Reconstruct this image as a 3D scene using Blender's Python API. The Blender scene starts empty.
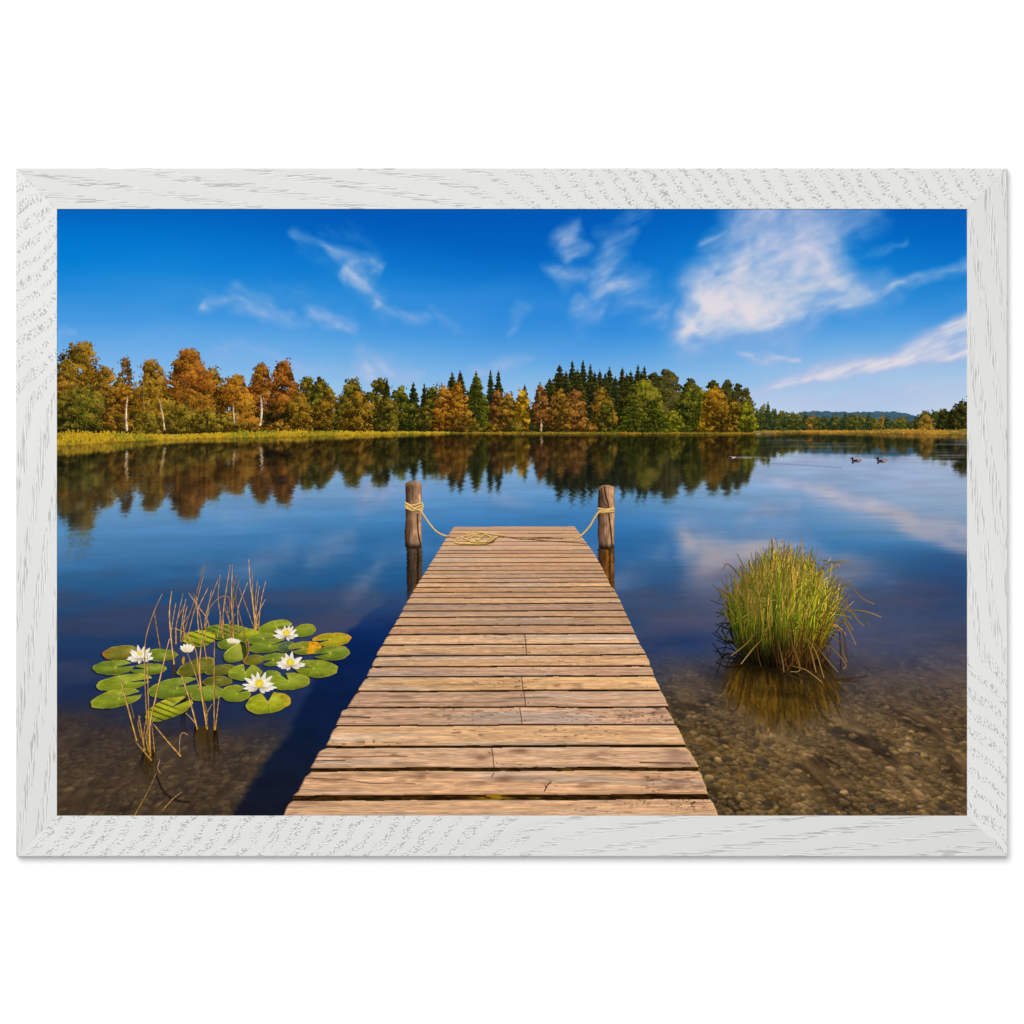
# A framed photographic print of a jetty on a lake, resting against a white studio wall.
# The print is ONE flat sheet: everything seen in it (sky, lake, trees, jetty ...) is a flat
# printed area lying on that sheet, a few hundredths of a millimetre of ink above the paper.
# 1 picture unit = 1 mm on the sheet, so the framed picture is about 99 x 69 cm.
import bpy, math
import numpy as np

R = math.radians
scene = bpy.context.scene
COL = scene.collection
F32 = np.float32

# ------------------------------------------------------------------ calibration
WHITE = 1.20            # light reflected by a perfectly white surface under the studio light
PX0, PY0, PX1, PY1 = 56.4, 208.6, 967.6, 816.2      # extent of the printed sheet (mm)
PRINT_Y = -0.0106       # print plane (the wall is y = 0, the viewer looks along +y)
STEP = 0.4e-5           # ink layer thickness
CX, CY = 512.0, 512.0
BASE = (0.0, 0.0, (CY - 856.5) / 1000.0)            # the picture's base point on the wall

# ------------------------------------------------------------------ helpers: noise
def h2(ix, iy, seed):
    a = (ix.astype(np.int64) * 374761393 + iy.astype(np.int64) * 668265263 + seed * 974634777) & 0xFFFFFFFF
    a = ((a ^ (a >> 13)) * 1274126177) & 0xFFFFFFFF
    a = (a ^ (a >> 16)) & 0xFFFFFFFF
    a = (a * 2246822519) & 0xFFFFFFFF
    a = a ^ (a >> 15)
    return (a & 0xFFFFFF).astype(F32) / F32(0xFFFFFF)

def vn(x, y, seed=0):
    x = np.asarray(x, F32); y = np.asarray(y, F32)
    xf = np.floor(x); yf = np.floor(y)
    ix = xf.astype(np.int64); iy = yf.astype(np.int64)
    fx = x - xf; fy = y - yf
    fx = fx * fx * (3 - 2 * fx); fy = fy * fy * (3 - 2 * fy)
    a = h2(ix, iy, seed); b = h2(ix + 1, iy, seed)
    c = h2(ix, iy + 1, seed); d = h2(ix + 1, iy + 1, seed)
    return a + (b - a) * fx + (c - a) * fy + (a - b - c + d) * fx * fy

def fbm(x, y, seed=0, octv=4, gain=0.5):
    s = 0.0; amp = 1.0; tot = 0.0
    for o in range(octv):
        s = s + amp * vn(x * (2 ** o) + 17.3 * o, y * (2 ** o) - 9.1 * o, seed + 31 * o)
        tot += amp; amp *= gain
    return s / tot

def sst(a, b, x):
    t = np.clip((x - a) / (b - a), 0, 1)
    return t * t * (3 - 2 * t)

def mix(a, b, t):
    a = np.asarray(a, F32); b = np.asarray(b, F32); t = np.asarray(t, F32)
    if t.ndim: t = t[..., None]
    return a + (b - a) * t

def rgb(*c): return np.array(c, F32) / 255.0

def ramp(x, stops):
    xs = [s[0] for s in stops]
    return np.stack([np.interp(x, xs, [s[1][k] / 255.0 for s in stops]) for k in range(3)], -1).astype(F32)

def lin(c):
    c = np.clip(c, 0, 1)
    return np.where(c <= 0.04045, c / 12.92, ((c + 0.055) / 1.055) ** 2.4)

def curve(pts, n=40):
    """Catmull-Rom through the points."""
    p = np.array(pts, float)
    if len(p) == 2:
        t = np.linspace(0, 1, n)[:, None]
        return p[0] + (p[1] - p[0]) * t
    q = np.vstack([2 * p[0] - p[1], p, 2 * p[-1] - p[-2]])
    out = []
    m = max(3, n // (len(p) - 1))
    for i in range(len(p) - 1):
        a, b, c, d = q[i], q[i + 1], q[i + 2], q[i + 3]
        t = np.linspace(0, 1, m, endpoint=(i == len(p) - 2))[:, None]
        out.append(0.5 * ((2 * b) + (c - a) * t + (2 * a - 5 * b + 4 * c - d) * t ** 2 + (3 * b - a - 3 * c + d) * t ** 3))
    return np.vstack(out)

def inside(U, V, poly):
    m = np.zeros(U.shape, bool)
    n = len(poly)
    for i in range(n):
        x1, y1 = poly[i]; x2, y2 = poly[(i + 1) % n]
        if y1 == y2: continue
        c = ((y1 > V) != (y2 > V)) & (U < (x2 - x1) * (V - y1) / (y2 - y1) + x1)
        m ^= c
    return m

def segdist(U, V, pts, vals=None):
    """distance to a polyline, and values interpolated along it"""
    best = np.full(U.shape, 1e9, F32); val = np.zeros(U.shape, F32)
    for i in range(len(pts) - 1):
        x1, y1 = pts[i]; x2, y2 = pts[i + 1]
        dx, dy = x2 - x1, y2 - y1
        t = np.clip(((U - x1) * dx + (V - y1) * dy) / (dx * dx + dy * dy + 1e-9), 0, 1)
        d = np.hypot(U - x1 - t * dx, V - y1 - t * dy)
        if vals is None:
            best = np.minimum(best, d)
        else:
            w = vals[i] + (vals[i + 1] - vals[i]) * t
            q = d / w
            k = q < best
            best = np.where(k, q, best)
    return best

# ------------------------------------------------------------------ helpers: printed areas
class Area:
    """a printed area: colour and coverage on a fine grid over its bounding box"""
    def __init__(s, u0, v0, u1, v1, ss=2):
        s.ss = ss
        s.u0 = math.floor(max(u0, PX0)); s.v0 = math.floor(max(v0, PY0))
        s.u1 = math.ceil(min(u1, PX1)); s.v1 = math.ceil(min(v1, PY1))
        s.W = max(1, int((s.u1 - s.u0) * ss)); s.H = max(1, int((s.v1 - s.v0) * ss))
        s.c = np.zeros((s.H, s.W, 3), F32); s.a = np.zeros((s.H, s.W), bool)
    def grid(s):
        u = s.u0 + (np.arange(s.W, dtype=F32) + 0.5) / s.ss
        v = s.v0 + (np.arange(s.H, dtype=F32) + 0.5) / s.ss
        return np.meshgrid(u, v)
    def dots(s, u, v, c, ok=None):
        ix = np.floor((u - s.u0) * s.ss).astype(int); iy = np.floor((v - s.v0) * s.ss).astype(int)
        k = (ix >= 0) & (ix < s.W) & (iy >= 0) & (iy < s.H)
        if ok is not None: k &= ok
        s.c[iy[k], ix[k]] = c[k]; s.a[iy[k], ix[k]] = True
    def leaves(s, u, v, c, size, rng, aspect=0.6, ang=None):
        n = len(u)
        if n == 0: return
        size = np.broadcast_to(size, (n,))
        if ang is None: ang = rng.uniform(0, math.pi, n)
        rr = float(size.max()); st = 0.8 / s.ss
        g = np.arange(-rr, rr + st, st)
        gx, gy = np.meshgrid(g, g); gx = gx.ravel(); gy = gy.ravel()
        ca, sa = np.cos(ang)[:, None], np.sin(ang)[:, None]
        lx = gx[None] * ca + gy[None] * sa; ly = -gx[None] * sa + gy[None] * ca
        ok = (lx / size[:, None]) ** 2 + (ly / (size[:, None] * aspect)) ** 2 <= 1
        U = u[:, None] + gx[None]; V = v[:, None] + gy[None]
        C = np.repeat(c[:, None, :], len(gx), 1)
        s.dots(U.ravel(), V.ravel(), C.reshape(-1, 3), ok.ravel())
    def stroke(s, pts, w, c, shade=None):
        """pts: curve (n,2); w: widths (n,) or number; c: colours (n,3) or one"""
        p = np.asarray(pts, float)
        d = np.r_[0, np.cumsum(np.hypot(*np.diff(p, axis=0).T))]
        n = max(2, int(d[-1] * s.ss * 2.2))
        q = np.linspace(0, d[-1], n)
        x = np.interp(q, d, p[:, 0]); y = np.interp(q, d, p[:, 1])
        W = np.interp(q, d, np.broadcast_to(w, (len(p),)))
        c = np.asarray(c, F32)
        if c.ndim == 1: Cc = np.repeat(c[None], n, 0)
        else: Cc = np.stack([np.interp(q, d, c[:, k]) for k in range(3)], -1).astype(F32)
        tx = np.gradient(x); ty = np.gradient(y); L = np.hypot(tx, ty) + 1e-9
        nx, ny = -ty / L, tx / L
        m = max(1, int(math.ceil(W.max() * s.ss * 2)))
        for k in range(m):
            o = ((k + 0.5) / m - 0.5)
            cc = Cc if shade is None else np.clip(Cc * (1 + shade * 2 * o), 0, 1)
            s.dots(x + nx * o * W, y + ny * o * W, cc.astype(F32))
    def poly(s, poly, c=None):
        U, V = s.grid()
        m = inside(U, V, poly)
        s.a |= m
        if c is not None: s.c[m] = c
        return m, U, V

OBJ = {'layer': 0}
def nodes_of(name):
    m = bpy.data.materials.new(name); m.use_nodes = True
    return m, m.node_tree.nodes, m.node_tree.links

def ink_material(name, fleck=0.03, scale=900.0, rough=0.75):
    """printed ink: the ink attribute, slightly broken up by paper grain, on a satin sheet"""
    m, N, L = nodes_of(name)
    b = N['Principled BSDF']
    a = N.new('ShaderNodeAttribute'); a.attribute_name = 'ink'
    tc = N.new('ShaderNodeTexCoord'); no = N.new('ShaderNodeTexNoise')
    no.inputs['Scale'].default_value = scale; no.inputs['Detail'].default_value = 2
    L.new(tc.outputs['Object'], no.inputs['Vector'])
    mr = N.new('ShaderNodeMapRange')
    mr.inputs['From Min'].default_value = 0.25; mr.inputs['From Max'].default_value = 0.75
    mr.inputs['To Min'].default_value = 1 - fleck; mr.inputs['To Max'].default_value = 1 + fleck
    L.new(no.outputs['Fac'], mr.inputs['Value'])
    mx = N.new('ShaderNodeVectorMath'); mx.operation = 'SCALE'
    L.new(a.outputs['Color'], mx.inputs[0]); L.new(mr.outputs['Result'], mx.inputs['Scale'])
    L.new(mx.outputs['Vector'], b.inputs['Base Color'])
    b.inputs['Roughness'].default_value = rough
    b.inputs['Specular IOR Level'].default_value = 0.0
    return m

def link(name, me, parent=None, label=None):
    o = bpy.data.objects.new(name, me); COL.objects.link(o)
    if parent is not None: o.parent = parent
    if label: o['label'] = label
    return o

def mesh_arrays(name, co, faces, mat, ink, domain):
    me = bpy.data.meshes.new(name)
    nv, nf = len(co), len(faces)
    me.vertices.add(nv); me.vertices.foreach_set('co', np.ascontiguousarray(co, F32).ravel())
    me.loops.add(nf * 4); me.loops.foreach_set('vertex_index', np.ascontiguousarray(faces, np.int32).ravel())
    me.polygons.add(nf)
    me.polygons.foreach_set('loop_start', np.arange(0, nf * 4, 4, dtype=np.int32))
    me.polygons.foreach_set('loop_total', np.full(nf, 4, np.int32))
    at = me.attributes.new('ink', 'FLOAT_COLOR', domain)
    rgba = np.ones((len(ink), 4), F32); rgba[:, :3] = ink
    at.data.foreach_set('color', rgba.ravel())
    me.materials.append(mat)
    me.update(calc_edges=True); me.validate()
    return me

ROOT = None
def emit(area, name, mat, parent=None, label=None, smooth=False, layer=None):
    """turn a printed area into its own flat mesh on the sheet"""
    if layer is None:
        OBJ['layer'] += 1; layer = OBJ['layer']
    y = PRINT_Y - layer * STEP
    ys, xs = np.nonzero(area.a)
    if len(ys) == 0: return None
    H, W = area.H, area.W
    u = area.u0 + np.arange(W + 1) / area.ss; v = area.v0 + np.arange(H + 1) / area.ss
    u = np.clip(u, PX0, PX1); v = np.clip(v, PY0, PY1)
    tl = ys * (W + 1) + xs
    f = np.stack([tl + W + 1, tl + W + 2, tl + 1, tl], -1)
    used = np.unique(f)
    remap = np.zeros((H + 1) * (W + 1), np.int32); remap[used] = np.arange(len(used))
    f = remap[f]
    uy, ux = np.divmod(used, W + 1)
    co = np.stack([(u[ux] - CX) / 1000 - BASE[0], np.full(len(used), y - BASE[1]), (CY - v[uy]) / 1000 - BASE[2]], -1)
    if smooth:
        c = area.c
        p = np.pad(c, ((1, 1), (1, 1), (0, 0)), 'edge')
        cv = (p[:-1, :-1] + p[1:, :-1] + p[:-1, 1:] + p[1:, 1:]) / 4
        cv = c_sharp(cv)
        ink = lin(cv.reshape(-1, 3)[used]) / WHITE
        me = mesh_arrays(name, co, f, mat, ink, 'POINT')
    else:
        ink = lin(area.c[ys, xs]) / WHITE
        me = mesh_arrays(name, co, f, mat, ink, 'FACE')
    o = link(name, me, ROOT if parent is None else parent, label)
    return o

def c_sharp(c): return c

def tag(o, label, cat=None, group=None, kind=None):
    o['label'] = label
    if cat: o['category'] = cat
    if group: o['group'] = group
    if kind: o['kind'] = kind

# ================================================================== world, light, camera
w = bpy.data.worlds.new('World'); scene.world = w; w.use_nodes = True
bg = w.node_tree.nodes['Background']
bg.inputs['Color'].default_value = (1, 1, 1, 1); bg.inputs['Strength'].default_value = 0.42

la = bpy.data.lights.new('studio_softbox', 'AREA'); la.shape = 'DISK'; la.size = 8.0
la.energy = 1010.0; la.color = (1, 1, 1)
lo = bpy.data.objects.new('studio_softbox', la); COL.objects.link(lo)
from mathutils import Vector
lp = Vector((-0.22, -1.0, 0.40)).normalized() * 10.0
lo.location = lp; lo.rotation_euler = (-lp).to_track_quat('-Z', 'Y').to_euler()

cam = bpy.data.cameras.new('camera'); co_ = bpy.data.objects.new('camera', cam); COL.objects.link(co_)
CAMD = 5.0
co_.location = (0, PRINT_Y - CAMD, 0); co_.rotation_euler = (R(90), 0, 0)
cam.sensor_width = 36.0; cam.lens = 36.0 * CAMD / 1.024
cam.clip_start = 0.1; cam.clip_end = 100
scene.camera = co_
vs = scene.view_settings
vs.view_transform = 'Standard'; vs.look = 'None'; vs.exposure = 0; vs.gamma = 1
try: vs.use_curve_mapping = False
except Exception: pass

# ================================================================== wall
def wall():
    m, N, L = nodes_of('white_studio_wall')
    b = N['Principled BSDF']; b.inputs['Roughness'].default_value = 0.9; b.inputs['Specular IOR Level'].default_value = 0.0
    tc = N.new('ShaderNodeTexCoord'); no = N.new('ShaderNodeTexNoise'); no.inputs['Scale'].default_value = 60
    L.new(tc.outputs['Object'], no.inputs['Vector'])
    cr = N.new('ShaderNodeMix'); cr.data_type = 'RGBA'
    cr.inputs['A'].default_value = (0.872, 0.872, 0.872, 1); cr.inputs['B'].default_value = (0.885, 0.885, 0.885, 1)
    L.new(no.outputs['Fac'], cr.inputs['Factor']); L.new(cr.outputs['Result'], b.inputs['Base Color'])
    me = bpy.data.meshes.new('wall')
    x, z, t = 4.0, 3.0, 0.1
    v = [(-x, 0.0004, -z), (x, 0.0004, -z), (x, 0.0004, z), (-x, 0.0004, z), (-x, t, -z), (x, t, -z), (x, t, z), (-x, t, z)]
    f = [(0, 1, 2, 3), (5, 4, 7, 6), (4, 0, 3, 7), (1, 5, 6, 2), (3, 2, 6, 7), (4, 5, 1, 0)]
    me.from_pydata(v, [], f); me.materials.append(m)
    o = link('wall', me); o['kind'] = 'structure'
    tag(o, 'plain bright white wall behind the framed picture', 'wall')
wall()

ROOT = bpy.data.objects.new('framed_picture', None); COL.objects.link(ROOT)
ROOT.location = BASE; ROOT.empty_display_size = 0.1
tag(ROOT, 'white wood grained frame holding a photograph of a wooden jetty on a calm lake', 'framed picture')

# ================================================================== frame rails
OX0, OY0, OX1, OY1 = 16.3, 168.3, 1007.4, 856.4          # outer edge (mm)
IX0, IY0, IX1, IY1 = 57.0, 209.0, 967.0, 815.6           # inner edge
FRONT_Y = -0.0120
mrail, N, L = nodes_of('white_painted_wood_grain')
b = N['Principled BSDF']; b.inputs['Roughness'].default_value = 0.55; b.inputs['Specular IOR Level'].default_value = 0.12
a = N.new('ShaderNodeAttribute'); a.attribute_name = 'ink'
tc = N.new('ShaderNodeTexCoord'); no = N.new('ShaderNodeTexNoise'); no.inputs['Scale'].default_value = 700
L.new(tc.outputs['Object'], no.inputs['Vector'])
mr = N.new('ShaderNodeMapRange'); mr.inputs['To Min'].default_value = 0.975; mr.inputs['To Max'].default_value = 1.025
L.new(no.outputs['Fac'], mr.inputs['Value'])
mx = N.new('ShaderNodeVectorMath'); mx.operation = 'SCALE'
L.new(a.outputs['Color'], mx.inputs[0]); L.new(mr.outputs['Result'], mx.inputs['Scale'])
L.new(mx.outputs['Vector'], b.inputs['Base Color'])

def rail(side, p_out0, p_out1, p_in0, p_in1, sign, steep, tone0, tone1, seed):
    """mitred moulding; s runs clockwise along the rail, t from the outer to the inner edge"""
    p_out0, p_out1, p_in0, p_in1 = [np.array(p, float) for p in (p_out0, p_out1, p_in0, p_in1)]
    Lo = np.hypot(*(p_out1 - p_out0)); T = 40.7
    ns = int(Lo * 2.0); nt = 124
    si = np.linspace(0, 1, ns); ti = np.linspace(0, 1, nt)
    S, Tt = np.meshgrid(si, ti)                     # (nt, ns)
    A = p_out0[None, None] + (p_in0 - p_out0)[None, None] * Tt[..., None]
    B = p_out1[None, None] + (p_in1 - p_out1)[None, None] * Tt[..., None]
    P = A + (B - A) * S[..., None]
    d = (p_out1 - p_out0) / Lo
    s = (P - p_out0[None, None]) @ d                # true distance along the rail (mm)
    t = Tt * T
    q = np.linspace(0, Lo, 800)
    slope = 0.16 + 1.0 * sst(Lo - steep * 1.25, Lo - steep * 0.85, q)
    G = np.r_[0, np.cumsum(slope[:-1] * np.diff(q))]
    g = np.interp(s, q, G)
    tt = t if sign > 0 else T - t
    k = np.interp(s, q, sst(Lo - steep * 1.25, Lo - steep * 0.8, q))   # 0 long grain .. 1 steep grain
    wx = (fbm(s / 26, tt / 16, seed, 3) - 0.5)
    phase = (tt - g + wx * (5 + 6 * k) + 3.0 * k * np.sin(tt / T * 6.3 + 0.6)) / (19.5 + 2.5 * k) + seed * 0.37
    fr = phase - np.floor(phase); bid = np.floor(phase).astype(int)
    wid = 0.19 + 0.08 * h2(bid, bid * 0, seed + 3) + 0.14 * (fbm(s / 30, tt / 9, seed + 5, 2) - 0.5) + 0.04 * k
    band = sst(0, 0.05, wid - np.abs(fr - 0.5))
    def dash(ss_, tt_):
        la_ = vn(ss_ / 15.0 + .6 * vn(tt_ / .9, ss_ / 40, seed + 10), tt_ / 0.62, seed + 11) * (1 - k) + vn(ss_ / 1.7, tt_ / 1.0, seed + 12) * k
        lb_ = vn(ss_ / 7.0 + 9, tt_ / 0.55, seed + 13) * (1 - k) + vn(ss_ / 1.1, tt_ / 0.9, seed + 14) * k
        return 0.60 * la_ + 0.40 * lb_
    n0 = dash(s, t)
    lo_t = 0.45 + .03 * k
    pore = sst(lo_t, lo_t + .22, n0) * band
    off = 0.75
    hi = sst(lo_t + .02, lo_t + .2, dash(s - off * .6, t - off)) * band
    h = -0.00014 * pore + 0.00006 * hi * (1 - pore)
    spk = (vn(s / 1.5, t / 1.5, seed + 40) > 0.988) * (fbm(s / 40, t / 40, seed + 41, 2) > 0.6)
    tone = (tone0 + (tone1 - tone0) * sst(0, Lo, s))
    tone = tone + 3.0 * (fbm(s / 60, t / 14, seed + 21, 3) - 0.5)
    warm = 1.0 - sst(0, Lo * 0.7, s)
    c = np.stack([tone, tone + 0.6 * warm, tone - 1.5 - 2.2 * warm], -1) / 255.0
    c = c * (1 - (0.16 + .04 * k) [..., None] * pore[..., None]) * (1 - 0.18 * spk[..., None])  # pores: missing paint, plus emboss shade put into the colour
    c = c + (1.0 - c) * (0.60 * hi * (1 - pore))[..., None]  # emboss highlight beside each pore, painted into the colour
    # softened outer edge and a crisp light inner arris
    e = np.clip(1 - t / 1.0, 0, 1)
    y = FRONT_Y - h + 0.0006 * e * e
    co = np.stack([(P[..., 0] - CX) / 1000 - BASE[0], y - BASE[1], (CY - P[..., 1]) / 1000 - BASE[2]], -1)
    idx = np.arange(nt * ns).reshape(nt, ns)
    f = np.stack([idx[1:, :-1], idx[1:, 1:], idx[:-1, 1:], idx[:-1, :-1]], -1).reshape(-1, 4)
    co = co.reshape(-1, 3); ink = (lin(c) / WHITE).reshape(-1, 3)
    # sides: outer, inner and the two mitred ends down to the wall
    rings = [idx[0, :], idx[:, -1], idx[-1, ::-1], idx[::-1, 0]]
    loop = np.concatenate([r[:-1] for r in rings])
    low = co[loop].copy(); low[:, 1] = 0.0 - BASE[1]
    base = len(co)
    co = np.vstack([co, low]); ink = np.vstack([ink, ink[loop] * 0 + lin(np.array([[0.88, 0.88, 0.87]])) / WHITE])
    m = len(loop); j = np.arange(m); j2 = (j + 1) % m
    f2 = np.stack([loop[j], loop[j2], base + j2, base + j], -1)
    f = np.vstack([f, f2])
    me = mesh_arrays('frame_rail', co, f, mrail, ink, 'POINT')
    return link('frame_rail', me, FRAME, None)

# frame: a thin backing rebate that carries the four mitred rails
def frame_backing():
    me = bpy.data.meshes.new('frame')
    def pt(u, v, y): return ((u - CX) / 1000 - BASE[0], y - BASE[1], (CY - v) / 1000 - BASE[2])
    o = [(OX0 + 4, OY0 + 4), (OX1 - 4, OY0 + 4), (OX1 - 4, OY1 - 4), (OX0 + 4, OY1 - 4)]
    i = [(IX0 - 3, IY0 - 3), (IX1 + 3, IY0 - 3), (IX1 + 3, IY1 + 3), (IX0 - 3, IY1 + 3)]
    v = []; f = []
    for y in (-0.0112, -0.0006):
        v += [pt(a_, b_, y) for a_, b_ in o] + [pt(a_, b_, y) for a_, b_ in i]
    for k in range(4):
        k2 = (k + 1) % 4
        f += [(k, k2, 4 + k2, 4 + k), (8 + k2, 8 + k, 12 + k, 12 + k2), (k2, k, 8 + k, 8 + k2), (4 + k, 4 + k2, 12 + k2, 12 + k)]
    me.from_pydata(v, [], f)
    m, N, L = nodes_of('raw_frame_wood')
    N['Principled BSDF'].inputs['Base Color'].default_value = (0.6, 0.58, 0.55, 1)
    me.materials.append(m)
    return link('frame', me, ROOT)
FRAME = frame_backing()
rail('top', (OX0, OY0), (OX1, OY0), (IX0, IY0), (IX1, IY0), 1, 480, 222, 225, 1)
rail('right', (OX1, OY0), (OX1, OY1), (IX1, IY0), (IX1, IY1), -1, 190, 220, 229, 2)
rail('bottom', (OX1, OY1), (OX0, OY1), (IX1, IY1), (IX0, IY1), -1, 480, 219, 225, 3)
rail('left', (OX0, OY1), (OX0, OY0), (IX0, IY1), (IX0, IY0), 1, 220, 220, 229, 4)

# the sheet of photo paper itself
def sheet():
    me = bpy.data.meshes.new('photo_paper')
    def pt(u, v, y): return ((u - CX) / 1000 - BASE[0], y - BASE[1], (CY - v) / 1000 - BASE[2])
    c = [(PX0 - 2, PY0 - 2), (PX1 + 2, PY0 - 2), (PX1 + 2, PY1 + 2), (PX0 - 2, PY1 + 2)]
    v = [pt(a_, b_, PRINT_Y) for a_, b_ in c] + [pt(a_, b_, PRINT_Y + 0.002) for a_, b_ in c]
    f = [(3, 2, 1, 0), (4, 5, 6, 7)] + [(k, (k + 1) % 4, 4 + (k + 1) % 4, 4 + k) for k in range(4)]
    me.from_pydata(v, [], f)
    m, N, L = nodes_of('photo_paper')
    N['Principled BSDF'].inputs['Base Color'].default_value = (0.7, 0.7, 0.68, 1)
    N['Principled BSDF'].inputs['Roughness'].default_value = 0.6
    me.materials.append(m)
    link('photo_paper', me, ROOT)
sheet()

# ================================================================== the print: sky
INK = ink_material('printed_ink_sky', 0.006, 260)
INK_WATER = ink_material('printed_ink_water', 0.015, 500)
INK_LEAF = ink_material('printed_ink_foliage', 0.05, 1100)
INK_WOOD = ink_material('printed_ink_timber', 0.03, 1000)
INK_PLANT = ink_material('printed_ink_plants', 0.03, 1200)

def sky_colour(U, V):
    """the printed sky as a function of the place on the sheet (V < 434)"""
    base = ramp(V, [(205, (2, 94, 182)), (235, (3, 109, 196)), (262, (8, 121, 205)), (290, (36, 135, 211)),
                    (320, (68, 150, 220)), (350, (106, 170, 225)), (385, (148, 191, 228)), (410, (174, 203, 229)), (436, (196, 212, 229))])
    # darker towards the upper middle, a little greener on the far left
    dk = np.exp(-((U - 400) / 150) ** 2 - ((V - 205) / 55) ** 2) + 0.8 * np.exp(-((U - 560) / 120) ** 2 - ((V - 235) / 70) ** 2)
    dk = dk + 0.55 * np.exp(-((U - 950) / 90) ** 2 - ((V - 215) / 60) ** 2)
    base = mix(base, rgb(0, 76, 172), np.clip(dk, 0, 1) * 0.50)
    lf = sst(320, 60, U) * sst(300, 255, V) * sst(205, 250, V)
    base = mix(base, rgb(0, 126, 208), lf * 0.40)
    md = np.exp(-((U - 560) / 190) ** 2 - ((V - 318) / 46) ** 2)
    base = mix(base, rgb(18, 122, 212), md * .50)
    rt = sst(600, 900, U) * sst(310, 415, V)
    base = mix(base, rgb(196, 208, 228), rt * 0.68)
    band = sst(0.35, 0.8, fbm(U / 160 + V / 90, V / 40 - U / 300, 77, 3))
    base = mix(base, rgb(120, 170, 228), band * 0.22 * sst(215, 330, V))
    wu = (fbm(U / 60, V / 42, 5, 4) - 0.5); wv = (fbm(U / 60 + 40, V / 42, 6, 4) - 0.5)
    wu2 = (fbm(U / 17, V / 13, 15, 3) - 0.5); wv2 = (fbm(U / 17 + 40, V / 13, 16, 3) - 0.5)
    x = U + wu * 52 + wu2 * 14; y = V + wv * 30 + wv2 * 10
    dens = np.zeros(U.shape, F32)
    CL = [
        ([(700, 246), (716, 232), (735, 218)], [7, 10, 16], 0.50),
        ([(850, 252), (880, 244), (905, 234)], [7, 6, 3], 0.40),
        ([(880, 288), (925, 279), (970, 262)], [6, 8, 10], 0.60),
        ([(820, 330), (840, 326)], [9, 7], .35),
        ([(780, 320), (820, 310), (856, 299), (900, 287)], [20, 20, 15, 8], .78),
        ([(690, 336), (720, 334), (760, 326)], [12, 16, 16], .70),
        # wisps left of the big cloud
        ([(567, 254), (573, 241), (580, 230)], [11, 16, 9], 0.62),
        ([(550, 274), (566, 280), (585, 276)], [9, 13, 10], 0.50),
        ([(606, 292), (611, 264), (621, 238), (640, 214)], [17, 17, 12, 7], 0.52),
        ([(578, 306), (592, 312), (604, 308)], [11, 15, 9], 0.52),
        ([(618, 288), (638, 296), (655, 312)], [15, 20, 13], 0.60),
        ([(640, 312), (662, 304), (680, 292)], [11, 15, 9], 0.42),
        ([(511, 326), (514, 314)], [8, 10], 0.42),
        # left group
        ([(300, 242), (322, 252), (348, 266)], [7, 12, 12], 0.46),
        ([(330, 232), (356, 240), (376, 256)], [9, 14, 9], 0.36),
        ([(344, 274), (362, 264), (384, 266)], [8, 9, 6], 0.62),
        ([(352, 272), (370, 284), (380, 304)], [13, 13, 8], 0.60),
        ([(384, 308), (400, 320), (428, 320)], [8, 11, 8], 0.42),
        ([(438, 304), (446, 318), (452, 330)], [6, 8, 6], 0.30),
        ([(206, 304), (237, 300), (266, 315), (302, 328)], [5, 13, 11, 6], 0.56),
        ([(306, 312), (332, 322), (362, 330)], [8, 12, 8], 0.54),
        ([(200, 296), (280, 300), (350, 312)], [12, 18, 14], 0.20),
        ([(215, 355), (260, 358), (330, 368)], [6, 8, 7], 0.34),
        ([(346, 374), (372, 364), (410, 374)], [10, 14, 9], 0.50),
        ([(478, 364), (506, 361), (530, 365)], [6, 8, 5], 0.56),
        ([(58, 330), (76, 331)], [7, 5], 0.34),
        # right, low
        ([(752, 358), (778, 357), (800, 354)], [5, 6, 4], 0.60),
        ([(900, 388), (940, 382), (985, 376)], [6, 8, 9], 0.40),
        ([(760, 402), (850, 396), (980, 398)], [12, 14, 14], 0.34),
    ]
    for pts, rad, al in CL:
        q = segdist(x, y, pts, rad)
        dens = np.maximum(dens, al * sst(2.1, -0.15, q))
    def body(poly, soft0, soft1, xx, yy):
        p = curve(poly + poly[:1], 90)
        sd = segdist(xx, yy, p[::2]); sd = np.where(inside(xx, yy, p), sd, -sd)
        return sst(soft0, soft1, sd)
    big = body([(728, 190), (716, 246), (694, 284), (686, 306), (672, 334), (700, 345), (758, 336), (822, 311), (884, 293), (852, 268), (846, 240), (868, 190)], -27, 15, U + wu * 40 + wu2 * 18, V + wv * 24 + wv2 * 12)
    strk = body([(750, 394), (822, 365), (890, 353), (926, 334), (985, 310), (985, 352), (920, 365), (840, 375)], -8, 6, U + wu2 * 8, V + wv * 6 + wv2 * 6)
    # fibres: falling to the right on the left side, rising to the right elsewhere
    def fibres(ang, s1, s2, sd):
        a1 = U * math.cos(ang) + V * math.sin(ang); b1 = -U * math.sin(ang) + V * math.cos(ang)
        return fbm(a1 / s1 + wu * 1.2, b1 / s2 + wv * 1.2, sd, 5, 0.55)
    side = sst(480, 580, U)
    tex = fibres(.50, 40, 12, 21) * (1 - side) + fibres(-.42, 48, 17, 22) * side
    fine = fibres(.55, 14, 5, 26) * (1 - side) + fibres(-.36, 16, 6, 27) * side
    e = dens * 1.25 + (tex - .5) * 1.0 * np.minimum(1, dens * 2.2) + (fine - .5) * .45 * np.minimum(1, dens * 2.2)
    d = .80 * np.clip((e - .10) / 1.12, 0, 1) ** 1.15
    core = np.exp(-((U - 755 - (312 - V) * .55) / 70) ** 2 - ((V - 308) / 34) ** 2)
    core2 = np.exp(-((U - 805) / 34) ** 2 - ((V - 246) / 26) ** 2)
    tx2 = fbm(U / 30 + wu * 2, V / 22 + wv * 2, 30, 4)
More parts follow.
